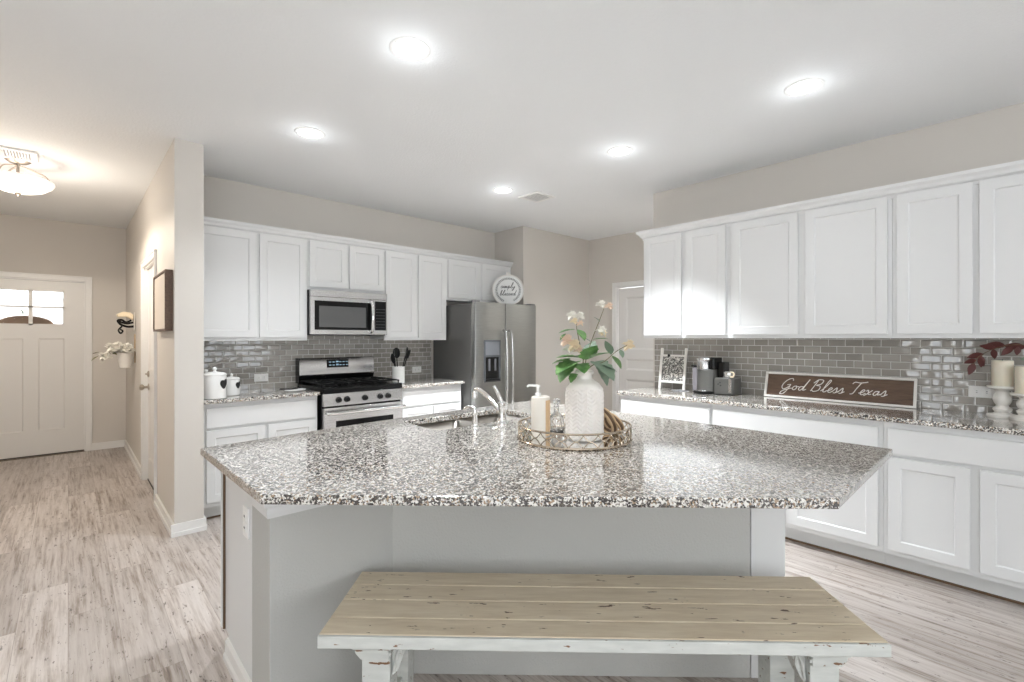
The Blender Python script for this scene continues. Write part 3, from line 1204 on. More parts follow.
# ------------------------------------------------------------------ lettering strokes (hand-drawn cursive)
GL = {
    'G': ([[(.78, .80), (.70, .98), (.45, .95), (.18, .65), (.10, .25), (.30, .02), (.58, .20), (.72, .45), (.45, .42)], [(.72, .45), (.66, .05), (.45, -.38), (.20, -.42), (.25, -.18), (.60, .02), (.92, .15)]], .88),
    'o': ([[(.36, .36), (.16, .30), (.10, .10), (.24, .0), (.38, .12), (.36, .34), (.40, .30), (.58, .30)]], .50),
    'd': ([[(.38, .32), (.18, .32), (.08, .12), (.20, .0), (.36, .16), (.62, 1.0), (.44, .25), (.46, .02), (.66, .12)]], .62),
    'B': ([[(.30, .95), (.20, .5), (.08, .0)], [(.05, .70), (.30, 1.0), (.66, .98), (.62, .66), (.32, .52), (.62, .45), (.62, .12), (.30, -.02), (.12, .10)]], .80),
    'l': ([[(.0, .05), (.25, .45), (.42, .95), (.30, 1.0), (.18, .5), (.16, .08), (.28, .0), (.42, .12)]], .40),
    'e': ([[(.0, .10), (.22, .18), (.34, .32), (.24, .40), (.12, .22), (.16, .02), (.30, .0), (.46, .14)]], .42),
    's': ([[(.0, .05), (.22, .42), (.28, .20), (.26, .0), (.10, -.02)], [(.26, .0), (.44, .14)]], .40),
    'T': ([[(.0, .82), (.12, .98), (.50, .94), (.95, 1.04)], [(.55, .95), (.40, .45), (.30, .05), (.12, -.02)]], .66),
    'x': ([[(.02, .30), (.14, .38), (.24, .06), (.42, .08)], [(.40, .40), (.16, .10), (-.02, -.08)]], .46),
    'a': ([[(.34, .34), (.14, .30), (.08, .08), (.22, .0), (.34, .20), (.38, .36), (.36, .06), (.52, .12)]], .52),
    'i': ([[(.0, .08), (.16, .38), (.14, .04), (.28, .1)], [(.18, .52), (.20, .56)]], .28),
    'm': ([[(.0, .1), (.1, .38), (.08, .0), (.24, .38), (.26, .0), (.42, .38), (.44, .03), (.58, .12)]], .58),
    'p': ([[(.0, .1), (.16, .40), (.04, -.42)], [(.12, .22), (.30, .40), (.38, .2), (.24, .0), (.12, .06), (.5, .12)]], .48),
    'y': ([[(.02, .36), (.10, .08), (.28, .12), (.38, .38), (.26, -.2), (.08, -.45), (.0, -.3), (.44, .08)]], .44),
    'b': ([[(.0, .05), (.22, .5), (.34, .98), (.22, .9), (.10, .1), (.28, .0), (.38, .22), (.24, .34), (.50, .26)]], .46),
    ' ': ([], .34),
}


def lettering(text, width, r, slant=0.18):
    """strokes as flat raised tubes, x from 0 to width, baseline z=0, facing -y"""
    adv = sum(GL[c][1] for c in text)
    s = width / adv
    bm = new()
    x = 0
    for c in text:
        for stroke in GL[c][0]:
            pts = [((x + p[0] + slant * p[1]) * s, 0, p[1] * s) for p in stroke]
            tube(bm, smooth_path(pts, 6), r, 6)
        x += GL[c][1]
    for v in bm.verts:
        v.co.y *= 0.35
    return bm


# ------------------------------------------------------------------ sign on the refrigerator
ANG = YAW - R(90)
sg = thing('round_sign', 'round white scripted sign with leafy wreath border on top of the refrigerator', 'sign', (3.845, 4.20, 1.7605), ANG, rx=R(-4))
bm = new()
lathe(bm, [(.182, -.006), (.185, -.004), (.185, .004), (.182, .006)], (0, 0, .187), 64, 'Y')
obj('disc', bm, mat('sign_white_paint', (0.82, 0.82, 0.80), 0.5), sg)
bm = new()
ring = [(.184 * math.cos(2 * PI * i / 64), -.006, .187 + .184 * math.sin(2 * PI * i / 64)) for i in range(64)]
tube(bm, ring, .006, 8, closed=True)
obj('rim', bm, M_candlew, sg)
bm = new()
for i in range(46):
    a = 2 * PI * i / 46
    if 250 < math.degrees(a) < 290:
        continue
    for s in (-1, 1):
        c0 = Vector((.140 * math.cos(a), -.0075, .187 + .140 * math.sin(a)))
        t_ = Vector((-math.sin(a) + s * .8 * math.cos(a), 0, math.cos(a) + s * .8 * math.sin(a))).normalized()
        leaf_bm(bm, c0, t_, .021, .008, fold=0, up=Vector((0, 1, 0)), curl=0)
obj('wreath_print', bm, mat('sign_grey_green', (0.12, 0.13, 0.12), 0.6), sg, 0, False)
b1 = lettering('simply', .17, .0026)
b1.transform(Matrix.Translation((-.09, -.0075, .212)))
obj('script', b1, M_ink, sg)
b1 = lettering('blessed', .19, .0026)
b1.transform(Matrix.Translation((-.10, -.0075, .125)))
obj('script', b1, M_ink, sg)
bm = new()
tube(bm, smooth_path([(-.012, 0, .37), (-.016, 0, .39), (0, 0, .402), (.016, 0, .39), (.012, 0, .37)], 5), .005, 8)
obj('hanging_loop', bm, M_candlew, sg)

# ------------------------------------------------------------------ island
isl = thing('kitchen_island', 'angled island with grey textured knee wall and white panels under granite', 'island', (1.2, 1.8, 0))
IO = Matrix.Translation((-1.2, -1.8, 0))


def iobj(name, bm, m, bevel=0, smooth=False):
    bm.transform(IO)
    return obj(name, bm, m, isl, bevel, smooth)


IX = .505
bm = new()
prism(bm, [(IX, 1.76), (.972, 1.76), (2.0165, .7535), (2.16, .897), (1.06, 1.975), (IX, 1.975)], 0, .8835)
iobj('knee_wall', bm, M_knee, .003)
bm = new()
prism(bm, [(2.018, .752), (2.114, .656), (2.309, .851), (2.213, .947)], 0, .8835)
iobj('corner_post', bm, M_cab, .003)
bm = new()
profile_x(bm, [(IX + .0, 0), (IX, .8835), (IX + .02, .8835), (IX + .02, 0)], 1.9765, 2.335)
box(bm, IX, IX + .02, 2.335, 2.385, .10, .8835)
iobj('end_panel', bm, M_cab, .001)
bm = new()
prism(bm, [(.527, 1.977), (1.062, 1.977), (2.162, .907), (2.42, .95), (2.42, 2.38), (.527, 2.38)], .10, .69)
box(bm, .527, 2.42, 2.36, 2.38, .69, .8835)
box(bm, 2.40, 2.42, .98, 2.36, .69, .8835)
iobj('carcass', bm, M_cab)
bm = new()
prism(bm, [(.53, 1.978), (1.064, 1.978), (2.164, .909), (2.35, .95), (2.35, 2.31), (.53, 2.31)], 0, .10)
iobj('toe_kick', bm, M_toe)
iobj('door_gap_shade', B(.4965, 2.40, 2.3855, 2.3935, .10, .8835), M_brown)  # brown strip colours in the shade beside the cabinet doors
for a, b in ((.492, .98), (1.0, 1.45), (1.47, 1.92), (1.94, 2.38)):
    bm = shaker(b - a, .76)
    bm.transform(Matrix.Rotation(PI, 4, 'Z'))
    bm.transform(Matrix.Translation((b, 2.394, .105)))
    iobj('door', bm, M_cab, .0015)
# cap moulding around the wing of the knee wall
bm = new()


def mould(path, prof):
    """mitred moulding; path xy points, outside on the right-hand side"""
    P = [Vector(p) for p in path]
    rings = []
    for i, p in enumerate(P):
        d0 = (P[i] - P[i - 1]).normalized() if i else (P[1] - P[0]).normalized()
        d1 = (P[i + 1] - P[i]).normalized() if i < len(P) - 1 else d0
        n0 = Vector((d0.y, -d0.x))
        n1 = Vector((d1.y, -d1.x))
        b = (n0 + n1).normalized()
        sc_ = 1 / max(.3, b.dot(n0))
        rings.append([bm.verts.new((p.x + b.x * o * sc_, p.y + b.y * o * sc_, z)) for o, z in prof])
    m = len(prof)
    for i in range(len(rings) - 1):
        for j in range(m):
            bm.faces.new((rings[i][j], rings[i + 1][j], rings[i + 1][(j + 1) % m], rings[i][(j + 1) % m]))
    bm.faces.new(rings[0])
    bm.faces.new(rings[-1][::-1])
    bmesh.ops.recalc_face_normals(bm, faces=bm.faces[:])


mould([(IX - .0005, 2.00), (IX - .0005, 1.7595), (.971, 1.7595)],
      [(0, .755), (.008, .757), (.012, .775), (.013, .795), (.022, .800), (.026, .840), (.038, .846), (.042, .8835), (0, .8835)])
iobj('cap_moulding', bm, M_cab)
bm = new()
mould([(IX - .0005, 2.335), (IX - .0005, 1.7595)], [(0, 0), (.020, 0), (.020, .02), (.013, .03), (.012, .075), (.004, .085), (0, .085)])
iobj('baseboard', bm, M_trim)

slab_obj('island_countertop', [(.404, 2.345), (.412, 1.525), (1.608, .360), (2.500, .372), (2.520, 1.60), (2.51, 2.485), (1.27, 2.444)],
         'large angled speckled granite island countertop in the foreground',
         holes=[[(1.36, 1.985), (2.04, 1.985), (2.055, 2.0), (2.055, 2.315), (2.04, 2.33), (1.36, 2.33), (1.345, 2.315), (1.345, 2.0)]])

outlet('white vertical outlet on the end panel of the island', (IX, 2.045, .665), R(-90), horizontal=False, w=.118, h=.072)

# sink
sk = thing('kitchen_sink', 'stainless undermount double-bowl sink set into the island granite', 'sink', (1.70, 2.157, .883))


def bowl(x0, x1, y0, y1, depth, t=.004):
    bm = new()
    box(bm, x0, x1, y0, y1, -depth, 0)
    bm.faces.ensure_lookup_table()
    top_ = [f for f in bm.faces if f.normal.z > .9]
    bmesh.ops.delete(bm, geom=top_, context='FACES')
    es = [e for e in bm.edges if abs(e.verts[0].co.z - e.verts[1].co.z) > .01 or (e.verts[0].co.z < -.1 and e.verts[1].co.z < -.1)]
    bmesh.ops.bevel(bm, geom=es, offset=.03, segments=4, affect='EDGES', profile=.5)
    return bm


for i, (a, b) in enumerate(((-.36, .015), (.03, .36))):
    o = obj('bowl', bowl(a, b, -.185, .185, .17), mat('sink_steel_%d' % i, (0.52, 0.49, 0.45), 0.30, 1.0), sk)
    s_ = o.modifiers.new('shell', 'SOLIDIFY')
    s_.thickness = .002
    s_.offset = 1
    bm = new()
    lathe(bm, [(.045, -.1675), (.045, -.165), (.03, -.166), (.002, -.166)], ((a + b) / 2, 0, 0), 24)
    obj('drain', bm, M_chrome, sk)
bm = new()
box(bm, .0155, .0295, -.185, .185, -.03, -.012)
obj('divider', bm, M_steel, sk, .002)

# faucet
fc = thing('kitchen_faucet', 'chrome single-lever kitchen faucet beside the island sink', 'faucet', (1.702, 1.905, CZ1))
bm = new()
lathe(bm, [(.030, 0), (.030, .006), (.024, .012), (.021, .03), (.020, .085), (.024, .095), (.024, .115), (.016, .122)], (0, 0, 0), 28)
obj('faucet_body', bm, M_chrome, fc)
bm = new()
tube(bm, smooth_path([(0, .012, .05), (0, .05, .085), (0, .12, .135), (0, .19, .165), (0, .225, .168), (0, .236, .150), (0, .238, .125)], 6), .0125, 14)
lathe(bm, [(.016, .118), (.017, .150), (.013, .155)], (0, .238, 0), 16)
obj('spout', bm, M_chrome, fc)
bm = new()
tube(bm, smooth_path([(0, 0, .11), (-.012, .008, .14), (-.03, .012, .175), (-.045, .018, .205)], 6), .012, 12, r2=.009)
obj('lever', bm, M_chrome, fc)
sd = thing('soap_pump', 'small chrome curved soap pump left of the faucet', 'soap dispenser', (1.535, 1.93, CZ1))
bm = new()
lathe(bm, [(.022, 0), (.022, .005), (.014, .010), (.013, .06), (.016, .064), (.016, .078)], (0, 0, 0), 20)
obj('pump_body', bm, M_chrome, sd)
bm = new()
tube(bm, smooth_path([(0, 0, .075), (0, .005, .095), (-.01, .03, .103), (-.018, .055, .095), (-.02, .062, .082)], 5), .0085, 10)
obj('pump_spout', bm, M_chrome, sd)
ag = thing('sink_hole_cap', 'flat chrome sink hole cover right of the soap pump', 'cap', (1.60, 1.86, CZ1))
bm = new()
lathe(bm, [(.026, 0), (.026, .003), (.02, .007), (.002, .008)], (0, 0, 0), 20)
obj('cap', bm, M_chrome, ag)

# ------------------------------------------------------------------ tray with its things
TC = Vector((1.700, 1.410))
tz = CZ1
tr = thing('round_tray', 'round mirrored tray with champagne metal lattice rim on the island', 'tray', (TC.x, TC.y, tz))
TR = .255
bm = new()
lathe(bm, [(TR - .002, .003), (TR - .002, .009)], (0, 0, 0), 72)
obj('mirror_base', bm, M_mirror, tr)
for nm, z, rr in (('bottom_hoop', .006, .006), ('top_hoop', .066, .0045)):
    bm = new()
    tube(bm, [(TR * math.cos(2 * PI * i / 72), TR * math.sin(2 * PI * i / 72), z) for i in range(72)], rr, 8, closed=True)
    obj(nm, bm, M_bronze, tr)
bm = new()
NL = 26
for i in range(NL):
    for s in (1, -1):
        pts = []
        for j in range(9):
            t = j / 8
            u = t
            a = 2 * PI * (i + s * (u - .5) * 1.0) / NL
            w = .009 + .054 * (0.5 - 0.5 * math.cos(PI * t) * .9 - 0.0) if True else 0
            z = .010 + .052 * (t + .10 * math.sin(2 * PI * t))
            pts.append((TR * math.cos(a), TR * math.sin(a), z))
        tube(bm, pts, .0024, 6)
obj('lattice_rim', bm, M_bronze, tr)
mz = tz + .009

# vase
vs = thing('ceramic_vase', 'tall whitewashed woven-textured bottle vase on the mirrored tray', 'vase', (1.688, 1.339, mz))
prof = [(.066, 0), (.078, .006), (.082, .02), (.083, .12), (.083, .20), (.080, .225), (.066, .248), (.044, .262), (.035, .270), (.033, .285), (.040, .292), (.041, .300), (.036, .306), (.030, .304), (.028, .285), (.03, .26)]
bm = new()
# chevron weave relief
NV = 96
P2 = []
for i in range(len(prof) - 1):
    (r0, h0), (r1, h1) = prof[i], prof[i + 1]
    m_ = max(1, int(abs(h1 - h0) / .0045))
    for j in range(m_):
        t = j / m_
        P2.append((r0 + (r1 - r0) * t, h0 + (h1 - h0) * t))
P2.append(prof[-1])
rings = []
for q, (r, h) in enumerate(P2):
    ring = []
    for i in range(NV):
        a = 2 * PI * i / NV
        amp = .0022 if (.012 < h < .235 and r > .07) else 0
        ph = abs(((a * 12 / (2 * PI)) % 1) - .5) * 2
        rr = r + amp * math.sin((h / .017 + ph * 1.0) * 2 * PI) + amp * .8 * (1 if ph > .9 or ph < .1 else 0)
        ring.append(bm.verts.new((rr * math.cos(a), rr * math.sin(a), h)))
    rings.append(ring)
for kq in range(len(rings) - 1):
    for i in range(NV):
        bm.faces.new((rings[kq][i], rings[kq][(i + 1) % NV], rings[kq + 1][(i + 1) % NV], rings[kq + 1][i]))
bm.faces.new(rings[0][::-1])
bmesh.ops.recalc_face_normals(bm, faces=bm.faces[:])
obj('vase_body', bm, M_vase, vs)

# flower stems. local frame: x = to the right in plan (perpendicular to sight), y = away
RA = YAW - R(90)
vx, vy = 1.688, 1.339
neck = mz + .300


def blossom(bm, c, r, n=16, flat=.6):
    """a loose cup of curved petals"""
    c = Vector(c)
    n = max(9, n)
    for i in range(n):
        ph = .3 + 2.1 * ((i + .5) / n)
        th = i * 2.399
        d = Vector((math.sin(ph) * math.cos(th), math.sin(ph) * math.sin(th), math.cos(ph)))
        L = r * (1.12 + .35 * ((i * 7) % 5) / 5)
        leaf_bm(bm, c - d * r * .1, d, L, r * .95, 0, fold=.35, up=Vector((.3, .2, 1)), curl=-.25 if i % 2 else .2, th=.001)


def flower_stem(label, path, blooms, leaves, group='flower stems in the ceramic vase'):
    t = thing('flower_stem', label, 'flower', (vx, vy, neck), RA, group)
    bm = new()
    tube(bm, smooth_path([(0, 0, -.12), (0, 0, -.02)] + path, 6), .0028, 7, r2=.0015)
    obj('stem', bm, M_stem, t)
    for (c, r, m_, n_) in blooms:
        bm = new()
        blossom(bm, c, r * 1.35, n_)
        obj('blossom', bm, m_, t)
    for (b, d_, L, W, lob, m_) in leaves:
        bm = new()
        leaf_bm(bm, b, d_, L * 1.4, W * 1.55, lob, fold=.2)
        obj('leaf', bm, m_, t)
    return t


k_ = .00447


def q(u, v, y=0.0):
    return ((u - 584.5) * k_, y, (372 - v) * k_)


flower_stem('tallest upright stem with a small cream bloom at the top',
            [q(586, 360), q(592, 340), q(599, 322), q(604, 309)],
            [(q(601, 305), .016, M_whitepetal, 12), (q(609, 307), .015, M_pinkpetal, 12), (q(601, 331, -.01), .018, M_whitepetal, 9), (q(604, 334, .015), .014, M_cream, 8)],
            [(q(593, 340), (.5, -.2, .1), .05, .022, 0, M_leaf), (q(592, 343), (-.7, .1, .5), .04, .02, 0, M_leaf2), (q(600, 322), (-.6, 0, .6), .025, .01, 0, M_leaf2)])
flower_stem('right-leaning stem ending in a single yellow cream bloom',
            [q(592, 366), q(604, 362), q(616, 352), q(628, 345)],
            [(q(629, 346), .020, M_cream, 16)],
            [(q(611, 355), (-.3, -.3, .8), .055, .028, 0, M_leaf2), (q(612, 356), (.5, .2, -.5), .055, .03, 0, M_leaf), (q(620, 350), (.2, -.4, -.6), .03, .018, 0, M_leaf2)])
flower_stem('left stem with stacked white and blush blooms',
            [q(583, 360), q(580, 345), q(577, 330), q(576, 320)],
            [(q(572, 316), .017, M_whitepetal, 14), (q(580, 317), .016, M_whitepetal, 14), (q(574, 322, -.01), .014, M_cream, 12), (q(580, 324, -.01), .012, M_pinkpetal, 10),
             (q(567, 341), .022, M_pinkpetal, 16), (q(574, 346, -.02), .022, M_cream, 16), (q(568, 350, .01), .016, M_whitepetal, 12), (q(578, 351, -.02), .016, M_pinkpetal, 12)],
            [(q(575, 330), (-.8, -.2, -.05), .055, .035, 0, M_leaf), (q(578, 330), (.35, -.4, -.5), .045, .035, 0, M_leaf), (q(566, 334), (-.5, -.2, -.4), .03, .02, 0, M_leaf)])
fol = []
for (b, d_, L, W, m_) in ((q(576, 362), (-.9, -.5, -.35), .085, .085, M_leaf), (q(572, 366), (-.8, -.5, -.75), .07, .07, M_leaf),
                          (q(578, 358), (-.7, -.1, .1), .07, .06, M_leaf), (q(586, 360), (.2, -.5, .55), .075, .06, M_leaf),
                          (q(592, 358), (.6, -.3, .3), .06, .05, M_leaf), (q(595, 362), (.6, -.6, -.5), .09, .085, M_leaf2),
                          (q(598, 366), (.5, -.4, -.9), .07, .06, M_leaf2), (q(588, 358), (.3, .4, .8), .07, .05, M_leaf2),
                          (q(602, 366), (.8, -.1, -.2), .05, .035, M_leaf2), (q(580, 364), (.1, -.9, -.3), .06, .05, M_leaf),
                          (q(575, 374), (-.5, -.5, -.7), .035, .03, M_leaf), (q(570, 360), (-.9, .3, -.1), .06, .055, M_leaf)):
    fol.append((b, d_, L, W, 1, m_))
flower_stem('leafy stem of broad green lobed leaves draping over the vase neck', [q(583, 362), q(588, 355)], [], fol)

# soap dispenser with wood stripe
so = thing('soap_dispenser', 'cream soap dispenser with a wood stripe and white pump on the tray', 'soap dispenser', (1.600, 1.525, mz), RA)
bm = new()
lathe(bm, [(.040, 0), (.043, .004), (.044, .165), (.042, .178), (.036, .182), (.003, .182)], (0, 0, 0), 32)
obj('bottle', bm, mat('cream_ceramic', (0.80, 0.74, 0.66), 0.35), so)
bm = new()
n_ = 10
o_ = [(.0452 * math.cos(a), .0452 * math.sin(a)) for a in [R(-62 + 44 * i / n_) for i in range(n_ + 1)]]
i_ = [(.0435 * math.cos(a), .0435 * math.sin(a)) for a in [R(-62 + 44 * i / n_) for i in range(n_ + 1)]][::-1]
prism(bm, o_ + i_, .004, .166)
obj('wood_stripe', bm, M_lwood, so)
bm = new()
lathe(bm, [(.014, .182), (.014, .196), (.006, .198), (.006, .222), (.010, .224), (.010, .232)], (-.012, 0, 0), 16)
tube(bm, [(-.012, 0, .229), (-.055, 0, .231), (-.062, 0, .224)], .005, 8)
obj('pump', bm, M_plastic, so)
# glass bottle
gb = thing('glass_bottle', 'small clear glass bottle with stopper between dispenser and vase', 'bottle', (1.722, 1.535, mz), RA)
bm = new()
lathe(bm, [(.030, 0), (.034, .004), (.036, .05), (.030, .075), (.012, .095), (.010, .118), (.015, .124), (.010, .126), (.008, .095), (.026, .072), (.031, .05), (.030, .008), (.002, .006)], (0, 0, 0), 28)
obj('bottle_body', bm, M_glass, gb)
bm = new()
lathe(bm, [(.008, .112), (.009, .126), (.006, .130), (.016, .142), (.017, .152), (.010, .160), (.002, .162)], (0, 0, 0), 12)
obj('stopper', bm, M_glass, gb)


# napkin-ring style woven hoops
def hoop(label, loc, rz, tilt, Rr, m1, m2, rt=.008):
    t = thing('woven_hoop', label, 'hoop', loc, rz, 'woven hoops on the tray')
    bm = new()
    ring = []
    for i in range(40):
        a = 2 * PI * i / 40
        ring.append(Vector((0, Rr * math.cos(a), Rr + rt + Rr * math.sin(a))))
    Mx = Matrix.Rotation(tilt, 4, 'Y')
    tube(bm, [Mx @ p for p in ring], rt, 8, closed=True)
    obj('hoop_band', bm, m1, t)
    bm = new()
    for s in (-1, 1):
        tube(bm, [Mx @ (p + Vector((s * rt * 1.5, 0, 0))) for p in ring], rt * .7, 8, closed=True)
    obj('edge_band', bm, m2, t)
    return t


hoop('larger brown woven hoop with tan edges, leaning toward the vase', (1.862, 1.318, mz + .004), RA + R(22), R(-26), .060, M_brown, M_tan)
hoop('smaller brown woven hoop with tan edges, right of the larger hoop', (1.884, 1.296, mz + .004), RA + R(30), R(-32), .050, M_brown, M_tan, .007)

# ------------------------------------------------------------------ bench
be = thing('wooden_bench', 'long worn cream plank bench with white legs in front of the island', 'bench', (.546, 1.4435, 0), R(-44.3))
BL_, BZ = 1.690, .480
wds = [.0, .098, .204, .302, .399]
for i in range(4):
    y0, y1 = wds[i] + (.012 if i == 0 else .0012), wds[i + 1] - .0012
    bm = new()
    box(bm, 0.0, BL_, y0, y1, BZ - .030, BZ)
    obj('seat_plank', bm, M_bench, be, .003)
obj('edge_board', B(0, BL_, 0, .0115, BZ - .038, BZ - .0015), M_benchw, be, .0025)
obj('end_board', B(.02, BL_ - .02, .375, .397, BZ - .07, BZ - .031), M_benchw, be, .002)


def bench_leg(mirror, back):
    """stepped-capital post with a scroll bracket toward the middle"""
    bm = new()
    ya, yb = (.05, .135) if not back else (.285, .37)
    # post
    box(bm, .118, .205, ya, yb, 0, BZ - .085)
    box(bm, .108, .212, ya - .01, yb + .01, BZ - .085, BZ - .074)
    profile_x(bm, [(.118, BZ - .095), (.100, BZ - .074), (.100, BZ - .062), (.205, BZ - .062), (.205, BZ - .095)], ya - .012, yb + .012)
    box(bm, .094, .215, ya - .018, yb + .018, BZ - .062, BZ - .046)
    profile_x(bm, [(.094, BZ - .046), (.078, BZ - .031), (.225, BZ - .031), (.215, BZ - .046)], ya - .022, yb + .022)
    box(bm, .105, .218, ya - .012, yb + .012, 0, .05)
    bmesh.ops.recalc_face_normals(bm, faces=bm.faces[:])
    if mirror:
        for v in bm.verts:
            v.co.x = BL_ - v.co.x
        bmesh.ops.reverse_faces(bm, faces=bm.faces[:])
    return bm


for mir in (False, True):
    for back in (False, True):
        lg = obj('leg', bench_leg(mir, back), M_benchw, be, .002, False)
    bm = new()
    box(bm, .14, .185, .137, .283, BZ - .09, BZ - .031)
    box(bm, .14, .185, .137, .283, .10, .16)
    if mir:
        for v in bm.verts:
            v.co.x = BL_ - v.co.x
        bmesh.ops.reverse_faces(bm, faces=bm.faces[:])
    obj('trestle_rail', bm, M_benchw, be, .002, False)
    # scroll bracket
    bm = new()
    pr = [(.2065, BZ - .031), (.275, BZ - .031), (.262, BZ - .060), (.248, BZ - .085), (.236, BZ - .120), (.222, BZ - .15), (.2065, BZ - .165)]
    profile_x(bm, pr, .07, .115)
    tube(bm, smooth_path([(.212, .066, BZ - .150), (.225, .066, BZ - .09), (.255, .066, BZ - .045)], 5), .005, 6)
    tube(bm, smooth_path([(.212, .066, BZ - .05), (.235, .066, BZ - .07), (.24, .066, BZ - .10)], 5), .004, 6)
    if mir:
        for v in bm.verts:
            v.co.x = BL_ - v.co.x
        bmesh.ops.reverse_faces(bm, faces=bm.faces[:])
    obj('scroll_bracket', bm, M_benchw, be, .0015)

# ------------------------------------------------------------------ things on the range-wall counter
def canister(label, loc, r, h, rz, spots):
    t = thing('spotted_canister', label, 'canister', loc, rz, 'cow-spot canisters')
    bm = new()
    lathe(bm, [(r * .9, 0), (r, .006), (r * 1.02, h * .5), (r, h * .84), (r * .96, h * .86)], (0, 0, 0), 40)
    body = obj('jar', bm, M_white, t)
    bm = new()
    lathe(bm, [(r * 1.03, h * .862), (r * 1.05, h * .885), (r * .98, h * .93), (r * .7, h * .98), (r * .2, h * 1.0), (r * .12, h * 1.02), (r * .12, h * 1.05), (r * .20, h * 1.09), (r * .19, h * 1.14), (r * .05, h * 1.17)], (0, 0, 0), 40)
    obj('lid', bm, M_white, t)
    bm = new()
    for (a0, z0, aw, zh) in spots:
        rows = []
        n1 = 22
        cen = bm.verts.new(((r * 1.02 + .0015) * math.cos(a0), (r * 1.02 + .0015) * math.sin(a0), z0))
        ring = []
        for i in range(n1):
            th = 2 * PI * i / n1
            rr = 1 + .22 * math.sin(2 * th + 1) + .15 * math.sin(3 * th)
            a = a0 + aw * rr * math.cos(th)
            z = z0 + zh * rr * math.sin(th)
            ring.append(bm.verts.new(((r * 1.03 + .0015) * math.cos(a), (r * 1.03 + .0015) * math.sin(a), z)))
        for i in range(n1):
            bm.faces.new((cen, ring[i], ring[(i + 1) % n1]))
    bmesh.ops.recalc_face_normals(bm, faces=bm.faces[:])
    o = obj('cow_spot', bm, M_ink, body)
    return t


canister('largest white cow-spot canister beside the hall wall', (.815, 4.19, CZ1), .078, .205, 0, [(R(-52), .115, .36, .040)])
canister('small white cow-spot canister, nearest the tile outlet', (.962, 4.345, CZ1), .058, .150, 0, [(R(-50), .085, .36, .030)])
canister('medium white canister behind the largest, mostly hidden by the wall', (.790, 4.36, CZ1), .068, .185, 0, [(R(-70), .09, .4, .03)])

uc = thing('utensil_crock', 'square-shouldered white utensil crock right of the range', 'crock', (2.455, 4.33, CZ1))
bm = new()
lathe(bm, [(.056, 0), (.062, .004), (.063, .165), (.066, .170), (.064, .174), (.058, .172), (.057, .02), (.002, .018)], (0, 0, 0), 36)
obj('crock', bm, M_white, uc)
for i, (a, tilt, L, hr, kind) in enumerate(((200, 15, .25, .038, 's'), (150, 6, .30, .045, 'p'), (-20, 12, .31, .060, 's'), (-48, 17, .30, .055, 'p'), (80, 8, .30, .050, 's'))):
    kn = ('spoon', 'turner')[kind == 'p']
    lab = ['black spoon leaning far left in the white crock', 'black turner upright at the middle left of the crock', 'tallest black spoon leaning right in the white crock', 'black turner leaning farthest right in the white crock', 'black spoon at the back of the white crock'][i]
    t = thing(kn, lab, 'utensil', (2.455 + .028 * math.cos(R(a)) * .5, 4.33 + .028 * math.sin(R(a)) * .5, CZ1 + .022), R(a), 'black utensils in the crock')
    t.rotation_euler = (0, R(tilt), R(a))
    bm = new()
    tube(bm, [(0, 0, 0), (0, 0, L - .05)], .006, 8)
    obj('handle', bm, M_blackplastic, t)
    bm = new()
    if kind == 's':
        s = bmesh.ops.create_uvsphere(bm, u_segments=16, v_segments=10, radius=1)
        for v in s['verts']:
            v.co = Vector((v.co.x * .010 + .006 * (1 - v.co.z ** 2), v.co.y * hr * .8, L - .01 + v.co.z * .055))
    else:
        box(bm, -.003, .003, -hr, hr, L - .06, L + .03)
    obj('head', bm, M_blackplastic, t, .0015 if kind == 'p' else 0)

srs = thing('spoon_rest', 'small white spoon rest with a black spoon left of the range', 'spoon rest', (1.44, 4.30, CZ1), R(10))
bm = new()
lathe(bm, [(.035, 0), (.055, .004), (.062, .014), (.060, .016), (.05, .008), (.002, .006)], (0, 0, 0), 28)
for v in bm.verts:
    v.co.x *= 1.5
obj('dish', bm, M_white, srs)
spn = thing('cooking_spoon', 'black cooking spoon lying across the spoon rest', 'utensil', (1.40, 4.30, CZ1 + .018), R(185))
bm = new()
tube(bm, smooth_path([(-.06, 0, .006), (0, 0, .004), (.09, .005, .010)], 4), .006, 8)
obj('handle', bm, M_blackplastic, spn)

# ------------------------------------------------------------------ things on the right counter
# framed sign leaning on the tile
sn = thing('framed_sign', 'long dark wood sign lettered God Bless Texas in a cream frame', 'sign', (4.035, 1.405, CZ1), R(-90), rx=R(-0))
sn.rotation_euler = Matrix.Rotation(R(-90), 3, 'Z').to_4x4().to_euler()
SL, SH = .925, .198
tilt = Matrix.Rotation(R(-16), 4, 'X')


def sobj(name, bm, m, par, bev=0.0, smooth=True):
    bm.transform(tilt)
    return obj(name, bm, m, par, bev, smooth)


bd = sobj('board', B(.012, SL - .012, .002, .010, .012, SH - .012), M_wood, sn)
bm = new()
box(bm, 0, SL, -.012, .012, 0, .015)
box(bm, 0, SL, -.012, .012, SH - .015, SH)
box(bm, 0, .015, -.012, .012, .015, SH - .015)
box(bm, SL - .015, SL, -.012, .012, .015, SH - .015)
sobj('frame', bm, M_candlew, sn, .001)
bm = lettering('God Bless Texas', .66, .0030, .34)
bm.transform(Matrix.Translation((.105, .0008, .068)))
bm.transform(tilt)
obj('lettering', bm, M_letter, bd)

